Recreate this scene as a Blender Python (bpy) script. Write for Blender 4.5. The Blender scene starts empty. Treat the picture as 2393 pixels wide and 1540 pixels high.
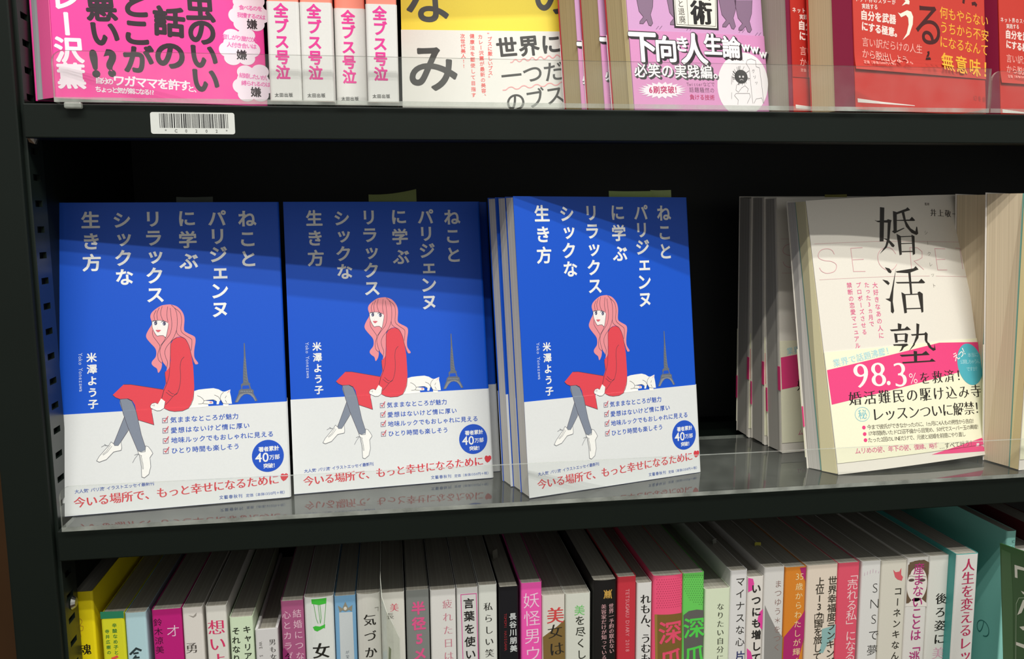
import bpy, bmesh, math, random
from mathutils import Matrix, Vector
from mathutils.geometry import tessellate_polygon

# ------------------------------------------------------------------ camera, light, exposure
SC = bpy.context.scene
COL = SC.collection
F_PX, W_PX = 1960.0, 2393.0
cam_d = bpy.data.cameras.new('camera')
cam_d.sensor_fit = 'HORIZONTAL'; cam_d.sensor_width = 36.0
cam_d.lens = F_PX / W_PX * 36.0
cam_d.clip_start = 0.02; cam_d.clip_end = 60
cam = bpy.data.objects.new('camera', cam_d); COL.objects.link(cam)
YAW, PITCH, ROLL = 0.1441, -0.1293, -0.0078
fw = Vector((math.sin(YAW) * math.cos(PITCH), math.cos(YAW) * math.cos(PITCH), math.sin(PITCH)))
rt = Vector((math.cos(YAW), -math.sin(YAW), 0)); up = rt.cross(fw)
r2 = rt * math.cos(ROLL) + up * math.sin(ROLL); u2 = up * math.cos(ROLL) - rt * math.sin(ROLL)
cam.matrix_world = Matrix(((r2.x, u2.x, -fw.x, 0.2701), (r2.y, u2.y, -fw.y, -0.4962), (r2.z, u2.z, -fw.z, 0.1751), (0, 0, 0, 1)))
SC.camera = cam
SC.view_settings.view_transform = 'Standard'; SC.view_settings.look = 'None'
SC.view_settings.gamma = 1.0; SC.view_settings.use_curve_mapping = False
SC.view_settings.exposure = 0.0

world = bpy.data.worlds.new('shop_ambient'); SC.world = world; world.use_nodes = True
bg = world.node_tree.nodes['Background']
bg.inputs[0].default_value = (1.0, 1.0, 0.96, 1); bg.inputs[1].default_value = 0.42

# three ceiling tubes of one fitting over the aisle, parallel to the shelves
for k, (dy, pw) in enumerate([(1.20, 24.0), (1.035, 21.5), (0.885, 19.5)]):
    ld = bpy.data.lights.new('ceiling_tube', 'AREA'); ld.shape = 'RECTANGLE'
    ld.size = 1.9; ld.size_y = 0.028; ld.energy = pw; ld.color = (1.0, 0.985, 0.935)
    lo = bpy.data.objects.new('ceiling_tube', ld); COL.objects.link(lo)
    lo.location = (0.55, -dy, 1.67)

# ------------------------------------------------------------------ materials
def lin(h):
    v = [int(h[i:i + 2], 16) / 255 for i in (0, 2, 4)]
    return [c / 12.92 if c <= .04045 else ((c + .055) / 1.055) ** 2.4 for c in v]
MATS = {}
def paper(h, rough=.45, spec=.42):
    """coated printing paper: plain ink colour with a faint fibre grain in colour and bump"""
    key = ('paper', h, rough)
    if key in MATS: return MATS[key]
    m = bpy.data.materials.new('paper_' + h); m.use_nodes = True
    nt = m.node_tree; b = nt.nodes['Principled BSDF']
    c = lin(h)
    tc = nt.nodes.new('ShaderNodeTexCoord'); no = nt.nodes.new('ShaderNodeTexNoise'); no.inputs['Scale'].default_value = 900
    mx = nt.nodes.new('ShaderNodeMix'); mx.data_type = 'RGBA'
    mx.inputs[6].default_value = (c[0] * .97, c[1] * .97, c[2] * .97, 1); mx.inputs[7].default_value = (min(1, c[0] * 1.03), min(1, c[1] * 1.03), min(1, c[2] * 1.03), 1)
    nt.links.new(tc.outputs['Object'], no.inputs['Vector']); nt.links.new(no.outputs[0], mx.inputs[0]); nt.links.new(mx.outputs[2], b.inputs['Base Color'])
    b.inputs['Roughness'].default_value = rough; b.inputs['Specular IOR Level'].default_value = spec
    MATS[key] = m; return m
def pages(h, axis):
    """edge of a page block: fine parallel lines, one per few sheets; axis = local axis across the sheets"""
    key = ('pages', h, axis)
    if key in MATS: return MATS[key]
    m = bpy.data.materials.new('pages_' + h); m.use_nodes = True
    nt = m.node_tree; b = nt.nodes['Principled BSDF']; c = lin(h)
    tc = nt.nodes.new('ShaderNodeTexCoord'); mp = nt.nodes.new('ShaderNodeMapping'); no = nt.nodes.new('ShaderNodeTexNoise')
    s = [3, 3, 3]; s['xyz'.index(axis)] = 1500
    mp.inputs['Scale'].default_value = s; no.inputs['Scale'].default_value = 1.0; no.inputs['Detail'].default_value = 3
    cr = nt.nodes.new('ShaderNodeValToRGB')
    cr.color_ramp.elements[0].position = .3; cr.color_ramp.elements[1].position = .62
    cr.color_ramp.elements[0].color = (c[0] * .82, c[1] * .81, c[2] * .79, 1); cr.color_ramp.elements[1].color = (*c, 1)
    nt.links.new(tc.outputs['Object'], mp.inputs[0]); nt.links.new(mp.outputs[0], no.inputs['Vector']); nt.links.new(no.outputs[0], cr.inputs[0]); nt.links.new(cr.outputs[0], b.inputs['Base Color'])
    b.inputs['Roughness'].default_value = .8; b.inputs['Specular IOR Level'].default_value = .15
    MATS[key] = m; return m
def paint(name, h, rough=.45, spec=.4, bump=.04, scale=700, metal=0):
    """sprayed steel: colour with a light orange-peel bump and faint blotches"""
    if name in MATS: return MATS[name]
    m = bpy.data.materials.new(name); m.use_nodes = True
    nt = m.node_tree; b = nt.nodes['Principled BSDF']; c = lin(h)
    tc = nt.nodes.new('ShaderNodeTexCoord'); no = nt.nodes.new('ShaderNodeTexNoise'); no.inputs['Scale'].default_value = scale
    bp = nt.nodes.new('ShaderNodeBump'); bp.inputs['Strength'].default_value = bump; bp.inputs['Distance'].default_value = .0005
    n2 = nt.nodes.new('ShaderNodeTexNoise'); n2.inputs['Scale'].default_value = 14; n2.inputs['Detail'].default_value = 5
    mx = nt.nodes.new('ShaderNodeMix'); mx.data_type = 'RGBA'
    mx.inputs[6].default_value = (c[0] * .86, c[1] * .86, c[2] * .86, 1); mx.inputs[7].default_value = (c[0] * 1.14, c[1] * 1.14, c[2] * 1.14, 1)
    nt.links.new(tc.outputs['Object'], no.inputs['Vector']); nt.links.new(tc.outputs['Object'], n2.inputs['Vector'])
    nt.links.new(no.outputs[0], bp.inputs['Height']); nt.links.new(bp.outputs[0], b.inputs['Normal'])
    nt.links.new(n2.outputs[0], mx.inputs[0]); nt.links.new(mx.outputs[2], b.inputs['Base Color'])
    b.inputs['Roughness'].default_value = rough; b.inputs['Specular IOR Level'].default_value = spec; b.inputs['Metallic'].default_value = metal
    MATS[name] = m; return m
def acrylic(name, haze, tint=(.94, .96, .94), gloss=1.5, rough=.03, col='d8dcd4'):
    """thin clear plastic: see-through, fresnel reflection on its outer faces, a little haze from scuffs"""
    if name in MATS: return MATS[name]
    m = bpy.data.materials.new(name); m.use_nodes = True; nt = m.node_tree; nt.nodes.clear()
    out = nt.nodes.new('ShaderNodeOutputMaterial'); tr = nt.nodes.new('ShaderNodeBsdfTransparent'); gl = nt.nodes.new('ShaderNodeBsdfGlossy'); df = nt.nodes.new('ShaderNodeBsdfDiffuse')
    tr.inputs[0].default_value = (*tint, 1); gl.inputs['Roughness'].default_value = rough; df.inputs[0].default_value = (*lin(col), 1)
    fr = nt.nodes.new('ShaderNodeFresnel'); fr.inputs[0].default_value = gloss
    tc = nt.nodes.new('ShaderNodeTexCoord'); no = nt.nodes.new('ShaderNodeTexNoise'); no.inputs['Scale'].default_value = 60; no.inputs['Detail'].default_value = 6
    mr = nt.nodes.new('ShaderNodeMapRange'); mr.inputs[1].default_value = .35; mr.inputs[2].default_value = .75; mr.inputs[3].default_value = haze * .6; mr.inputs[4].default_value = haze * 1.5
    ge = nt.nodes.new('ShaderNodeNewGeometry'); ff = nt.nodes.new('ShaderNodeMath'); ff.operation = 'SUBTRACT'; ff.inputs[0].default_value = 1; mu = nt.nodes.new('ShaderNodeMath'); mu.operation = 'MULTIPLY'
    m1 = nt.nodes.new('ShaderNodeMixShader'); m2 = nt.nodes.new('ShaderNodeMixShader')
    L = nt.links.new
    L(tc.outputs['Object'], no.inputs['Vector']); L(no.outputs[0], mr.inputs[0]); L(mr.outputs[0], m1.inputs[0]); L(tr.outputs[0], m1.inputs[1]); L(df.outputs[0], m1.inputs[2])
    L(ge.outputs['Backfacing'], ff.inputs[1]); L(ff.outputs[0], mu.inputs[0]); L(fr.outputs[0], mu.inputs[1]); L(mu.outputs[0], m2.inputs[0]); L(m1.outputs[0], m2.inputs[1]); L(gl.outputs[0], m2.inputs[2]); L(m2.outputs[0], out.inputs[0])
    MATS[name] = m; return m

# ------------------------------------------------------------------ mesh helpers
class MB:
    def __init__(s): s.v = []; s.f = []; s.m = []; s.mats = []
    def mi(s, mat):
        if mat not in s.mats: s.mats.append(mat)
        return s.mats.index(mat)
    def add(s, vs, fs, mat):
        o = len(s.v); i = s.mi(mat); s.v += [tuple(v) for v in vs]
        for f in fs: s.f.append([o + k for k in f]); s.m.append(i)
    def box(s, a, b, mat):
        x0, y0, z0 = a; x1, y1, z1 = b
        s.add([(x0, y0, z0), (x1, y0, z0), (x1, y1, z0), (x0, y1, z0), (x0, y0, z1), (x1, y0, z1), (x1, y1, z1), (x0, y1, z1)],
              [(0, 3, 2, 1), (4, 5, 6, 7), (0, 1, 5, 4), (1, 2, 6, 5), (2, 3, 7, 6), (3, 0, 4, 7)], mat)
    def build(s, name, parent=None, fn=None, bevel=0, smooth=False):
        me = bpy.data.meshes.new(name)
        me.from_pydata([fn(*v) for v in s.v] if fn else s.v, [], s.f)
        for m in s.mats: me.materials.append(m)
        me.polygons.foreach_set('material_index', s.m); me.update()
        o = bpy.data.objects.new(name, me); COL.objects.link(o)
        if parent: o.parent = parent
        if bevel:
            b = o.modifiers.new('bevel', 'BEVEL'); b.width = bevel; b.segments = 2; b.limit_method = 'ANGLE'
        return o
def tag(o, label, cat, group=None):
    o['label'] = label; o['category'] = cat
    if group: o['group'] = group
    return o
def thing(name, label, cat, mw=None, group=None):
    o = bpy.data.objects.new(name, None); o.empty_display_size = .02; COL.objects.link(o)
    if mw is not None: o.matrix_world = mw
    return tag(o, label, cat, group)
def dup(root, mw, label, group=None):
    """a copy of a thing with copies of its parts and sub-parts"""
    r = root.copy(); COL.objects.link(r); r.matrix_world = mw; r['label'] = label
    if group: r['group'] = group
    for ch in root.children:
        c = ch.copy(); COL.objects.link(c); c.parent = r
        for g in ch.children:
            d = g.copy(); COL.objects.link(d); d.parent = c
    return r
def pose(x, y, z, yaw=0, lean=0, roll=0):
    return Matrix.Translation((x, y, z)) @ Matrix.Rotation(yaw, 4, 'Z') @ Matrix.Rotation(-lean, 4, 'X') @ Matrix.Rotation(roll, 4, 'Y')

# ------------------------------------------------------------------ lettering
FONT = bpy.data.curves.new('lettering', 'FONT'); FONT.size = 1; FONT.resolution_u = 2
FOB = bpy.data.objects.new('lettering', FONT)
GL = {}
def glyph(ch, wt, st, res=2):
    """outline of one character as filled 2D mesh (em = 1); wt fattens, st=1 gives the thin-horizontal book face"""
    k = (ch, wt, st, res)
    if k in GL: return GL[k]
    FONT.body = ch; FONT.resolution_u = res
    if st == 0:
        FONT.offset = wt if wt < .05 else 0; FONT.fill_mode = 'BOTH'
        me = bpy.data.meshes.new_from_object(FOB)
        r = ([(v.co.x, v.co.y) for v in me.vertices], [list(p.vertices) for p in me.polygons])
        bpy.data.meshes.remove(me)
    else:
        FONT.offset = 0; FONT.fill_mode = 'NONE'
        me = bpy.data.meshes.new_from_object(FOB)
        nx = {}
        for e in me.edges: nx.setdefault(e.vertices[0], []).append(e.vertices[1]); nx.setdefault(e.vertices[1], []).append(e.vertices[0])
        co = [(v.co.x, v.co.y) for v in me.vertices]; bpy.data.meshes.remove(me)
        loops = []; seen = set()
        for s in range(len(co)):
            if s in seen or s not in nx: continue
            lp = [s]; seen.add(s); cur = s
            while True:
                n = [q for q in nx[cur] if q not in seen]
                if not n: break
                # keep the stored direction: vertices run in order along a contour
                cur = min(n) if len(lp) == 1 else n[0]; lp.append(cur); seen.add(cur)
            loops.append(lp)
        cu = bpy.data.curves.new('g', 'CURVE'); cu.dimensions = '2D'; cu.fill_mode = 'BOTH'
        big = max((abs(sum(co[a][0] * co[b][1] - co[b][0] * co[a][1] for a, b in zip(l, l[1:] + l[:1]))), i) for i, l in enumerate(loops))[1] if loops else 0
        for l in loops:
            P = [co[i] for i in l]; n = len(P)
            if n < 3: continue
            sg = 1 if sum(co[a][0] * co[b][1] - co[b][0] * co[a][1] for a, b in zip(loops[big], loops[big][1:] + loops[big][:1])) > 0 else -1
            Q = []
            for i in range(n):
                ax, ay = P[i - 1]; bx, by = P[i]; cx, cy = P[(i + 1) % n]
                d1 = Vector((bx - ax, by - ay)); d2 = Vector((cx - bx, cy - by))
                d1 = d1.normalized() if d1.length > 1e-9 else d1; d2 = d2.normalized() if d2.length > 1e-9 else d2
                n1 = Vector((d1.y, -d1.x)) * sg; n2 = Vector((d2.y, -d2.x)) * sg
                def off(nv): return Vector((nv.x * (.016 + wt), nv.y * (-.014 + wt)))
                o1, o2 = off(n1), off(n2)
                o = Vector(((o1.x if abs(o1.x) > abs(o2.x) else o2.x), (o1.y if abs(o1.y) > abs(o2.y) else o2.y)))
                Q.append((bx + o.x, by + o.y))
            sp = cu.splines.new('POLY'); sp.points.add(n - 1); sp.use_cyclic_u = True
            for pt, qv in zip(sp.points, Q): pt.co = (qv[0], qv[1], 0, 1)
        ob = bpy.data.objects.new('g', cu); me = bpy.data.meshes.new_from_object(ob)
        r = ([(v.co.x, v.co.y) for v in me.vertices], [list(p.vertices) for p in me.polygons])
        bpy.data.meshes.remove(me); bpy.data.objects.remove(ob); bpy.data.curves.remove(cu)
    GL[k] = r; return r
def gcen(ch, g):
    if ch == '.' and g[0]: return (sum(a for a, b in g[0]) / len(g[0]), sum(b for a, b in g[0]) / len(g[0]))
    if ord(ch) < 0x2000 and g[0]:
        xs = [a for a, b in g[0]]; return ((min(xs) + max(xs)) / 2, .36)
    return (.5, .38)
ROT = 'ー「」…（）～'
SMALL = 'ゃゅょっャュョッァィゥェォヵ'
def layout(it):
    """-> list of (char, u, v, rotation, em)"""
    _, txt, mode, u0, v0, u1, v1, em = it[:8]
    def wd(ch): return (.34 if ch in '.!1' else .58) if ord(ch) < 0x2000 else (.6 if ch in '“”' else 1.0)
    n = len(txt); out = []
    if mode == 'v': pos = [i / max(1, n - 1) for i in range(n)]
    else:
        w = [1 if mode == 'r' else wd(c) for c in txt]; x = [0]
        for i in range(1, n): x.append(x[-1] + w[i - 1] / 2 + w[i] / 2)
        pos = [a / (x[-1] or 1) for a in x]
    du, dv = u1 - u0, v1 - v0
    if n == 1: ang = 0
    elif mode == 'h': ang = math.atan2(dv, du)
    elif mode == 'r': ang = math.atan2(dv, du)
    else: ang = math.atan2(du, -dv)
    for ch, t in zip(txt, pos):
        a = ang; ox = oy = 0
        if mode == 'v':
            if ch in ROT: a = ang - math.pi / 2
            if ch in '、。': ox, oy = .55, .55
            if ch in SMALL: ox, oy = .07, .07
        out.append((ch, u0 + du * t + (ox * math.cos(ang) - oy * math.sin(ang)) * em, v0 + dv * t + (ox * math.sin(ang) + oy * math.cos(ang)) * em, a, em))
    return out
def smooth(pts, closed):
    n = len(pts); out = []
    R = range(n) if closed else range(n - 1)
    for i in R:
        p0 = pts[i - 1] if (closed or i) else pts[0]; p1 = pts[i]; p2 = pts[(i + 1) % n]; p3 = pts[(i + 2) % n] if (closed or i + 2 < n) else pts[-1]
        for t in (0, .25, .5, .75):
            out.append(tuple(.5 * (2 * p1[k] + (p2[k] - p0[k]) * t + (2 * p0[k] - 5 * p1[k] + 4 * p2[k] - p3[k]) * t * t + (3 * p1[k] - p0[k] - 3 * p2[k] + p3[k]) * t ** 3) for k in (0, 1)))
    if not closed: out.append(pts[-1])
    return out
def clip(poly, sign, lim, ax=1):
    out = []; n = len(poly)
    for i in range(n):
        a = poly[i]; b = poly[(i + 1) % n]; ia = sign * (a[ax] - lim) >= 0; ib = sign * (b[ax] - lim) >= 0
        if ia: out.append(a)
        if ia != ib:
            t = (lim - a[ax]) / (b[ax] - a[ax]); out.append(tuple(a[k] + (b[k] - a[k]) * t for k in (0, 1)))
    return out
def art_shapes(items, keep=None, vmax=None, umax=None, vmin=.1):
    """2D shapes (mm) of printed art: yields (verts2d, faces, colour, layer)"""
    for it in items:
        k = it[0]
        if k == 't':
            if keep and not keep((it[4] + it[6]) / 2): continue
            col, wt, st, lay = it[8:12]
            LY = {}
            for ch, u, v, a, em in layout(it):
                if ch in ' 　': continue
                res = 6 if em > 14 else 3 if em > 5 else 2
                if wt > .008 and (st or ord(ch) > 0x3100 or (em > 14 and ord(ch) > 0x2fff)):      # dense characters: fatten by small shifts so counters stay open
                    g = glyph(ch, 0, st, res); nd = 10 if em > 8 else 4; sh = [(0, 0)] + [(wt * math.cos(.4 + 6.2832 * i / nd), wt * math.sin(.4 + 6.2832 * i / nd)) for i in range(nd)]
                else: g = glyph(ch, wt, st, res); sh = [(0, 0)]
                cx, cy = gcen(ch, g); c, s = math.cos(a), math.sin(a)
                for q, (sx, sy) in enumerate(sh):
                    VV, FF = LY.setdefault(q, ([], [])); o = len(VV)
                    for x, y in g[0]:
                        x = (x - cx + sx) * em; y = (y - cy + sy) * em; VV.append((u + x * c - y * s, v + x * s + y * c))
                    FF += [[o + i for i in f] for f in g[1]]
            for q, (VV, FF) in LY.items(): yield VV, FF, col, lay + .06 * q
        elif k == 'p':
            col, P, lay, sm = it[1:5]; P = list(zip(P[::2], P[1::2]))
            if sm: P = smooth(P, True)
            if vmax is not None: P = clip(P, -1, vmax)
            if umax is not None: P = clip(clip(P, -1, umax, 0), 1, 0, 0)
            P = clip(P, 1, vmin)
            if len(P) < 3: continue
            yield P, [list(t) for t in tessellate_polygon([[Vector((x, y, 0)) for x, y in P]])], col, lay
        elif k == 's':
            col, w, P, lay, sm = it[1:6]; P = list(zip(P[::2], P[1::2]))
            if sm: P = smooth(P, False)
            if max(y for x, y in P) < vmin: continue
            V = []; Fc = []
            runs = [[]]
            for i in range(len(P)):
                if vmax is None or P[i][1] <= vmax: runs[-1].append(P[i])
                else:
                    if i and P[i - 1][1] <= vmax:
                        t = (vmax - P[i - 1][1]) / (P[i][1] - P[i - 1][1]); runs[-1].append(tuple(P[i - 1][q] + (P[i][q] - P[i - 1][q]) * t for q in (0, 1)))
                    if runs[-1]: runs.append([])
                    if i + 1 < len(P) and P[i + 1][1] <= vmax:
                        t = (vmax - P[i][1]) / (P[i + 1][1] - P[i][1]); runs[-1].append(tuple(P[i][q] + (P[i + 1][q] - P[i][q]) * t for q in (0, 1)))
            for R in runs:
                if len(R) < 2: continue
                cl = R[0] == R[-1] and len(R) > 3; n = len(R); o = len(V)
                for i in range(n):
                    a = Vector(R[i - 1] if i else (R[-2] if cl else R[0])); b = Vector(R[i]); c = Vector(R[i + 1] if i < n - 1 else (R[1] if cl else R[-1]))
                    d = (b - a).normalized() + (c - b).normalized()
                    if d.length < 1e-6: d = (c - a) if (c - a).length > 1e-9 else Vector((1, 0))
                    d.normalize(); nn = Vector((-d.y, d.x)); e1 = (b - a) if (b - a).length > 1e-9 else (c - b); e1 = e1.normalized()
                    m = min(2.0, 1 / max(.3, abs(nn.dot(Vector((-e1.y, e1.x))))))
                    V += [tuple(b + nn * w * .5 * m), tuple(b - nn * w * .5 * m)]
                for i in range(n - 1): Fc.append([o + 2 * i, o + 2 * i + 1, o + 2 * i + 3, o + 2 * i + 2])
            if V: yield V, Fc, col, lay
        elif k == 'e':
            col, u, v, ru, rv, rot, lay, ring = it[1:9]
            if keep and not keep(v): continue
            n = 40 if max(ru, rv) > 4 else 16; c, s = math.cos(math.radians(rot)), math.sin(math.radians(rot))
            def pt(i, k): x = (ru - k) * math.cos(2 * math.pi * i / n); y = (rv - k) * math.sin(2 * math.pi * i / n); return (u + x * c - y * s, v + x * s + y * c)
            if ring:
                V = [pt(i, 0) for i in range(n)] + [pt(i, ring) for i in range(n)]; yield V, [[i, (i + 1) % n, n + (i + 1) % n, n + i] for i in range(n)], col, lay
            else:
                P = [pt(i, 0) for i in range(n)]
                if umax is not None: P = clip(clip(P, -1, umax, 0), 1, 0, 0)
                if len(P) > 2: yield P, [list(range(len(P)))], col, lay
def print_art(mb, items, d0, cuts=None, **kw):
    """puts printed art on the plane d = d0 (metres), each layer a hair above the one below"""
    for V, Fc, col, lay in art_shapes(items, **kw):
        if not Fc: continue
        d = d0 - .00004 - .00004 * lay
        if cuts:
            bm = bmesh.new(); vs = [bm.verts.new((x / 1000, d, y / 1000)) for x, y in V]
            for f in Fc:
                try: bm.faces.new([vs[i] for i in f])
                except ValueError: pass
            bmesh.ops.triangulate(bm, faces=bm.faces[:])
            for co, no in cuts:
                bmesh.ops.bisect_plane(bm, geom=bm.verts[:] + bm.edges[:] + bm.faces[:], plane_co=co, plane_no=no, dist=1e-7)
            bm.verts.index_update()
            mb.add([v.co[:] for v in bm.verts], [[v.index for v in f.verts] for f in bm.faces], paper(col)); bm.free()
        else:
            mb.add([(x / 1000, d, y / 1000) for x, y in V], Fc, paper(col))
def shell(mb, prof, v0, v1, th, mat, out=0.0, nv=1, split=None, mat2=None):
    """folded sheet: open profile of (u, d), outward on the right-hand side, standing from v0 to v1"""
    n = len(prof); N = []
    for i in range(n):
        a = Vector(prof[max(0, i - 1)]); b = Vector(prof[min(n - 1, i + 1)]); d = (b - a).normalized(); N.append(Vector((d.y, -d.x)))
    V = []; Fc = []
    for side, off in ((0, out), (1, out - th)):
        for j in range(nv + 1):
            z = v0 + (v1 - v0) * j / nv
            for i in range(n): V.append((prof[i][0] + N[i].x * off, prof[i][1] + N[i].y * off, z))
    B = n * (nv + 1)
    for j in range(nv):
        for i in range(n - 1):
            a = j * n + i; Fc.append([a, a + 1, a + n + 1, a + n]); a += B; Fc.append([a, a + n, a + n + 1, a + 1])
    for i in range(n - 1):
        Fc.append([i, B + i, B + i + 1, i + 1]); t = nv * n + i; Fc.append([t, t + 1, B + t + 1, B + t])
    for j in range(nv):
        a = j * n; Fc.append([a, a + n, B + a + n, B + a]); a += n - 1; Fc.append([a, B + a, B + a + n, a + n])
    mb.add(V, Fc, mat)
    if split is not None:                                           # the panel past profile point `split` is printed in another colour
        i2 = mb.mi(mat2)
        for k in range(len(Fc)):
            if min((q % n) for q in Fc[k]) >= split: mb.m[-len(Fc) + k] = i2
def arc(cx, cy, r, a0, a1, n=4):
    return [(cx + r * math.cos(math.radians(a0 + (a1 - a0) * i / n)), cy + r * math.sin(math.radians(a0 + (a1 - a0) * i / n))) for i in range(n + 1)]
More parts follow.
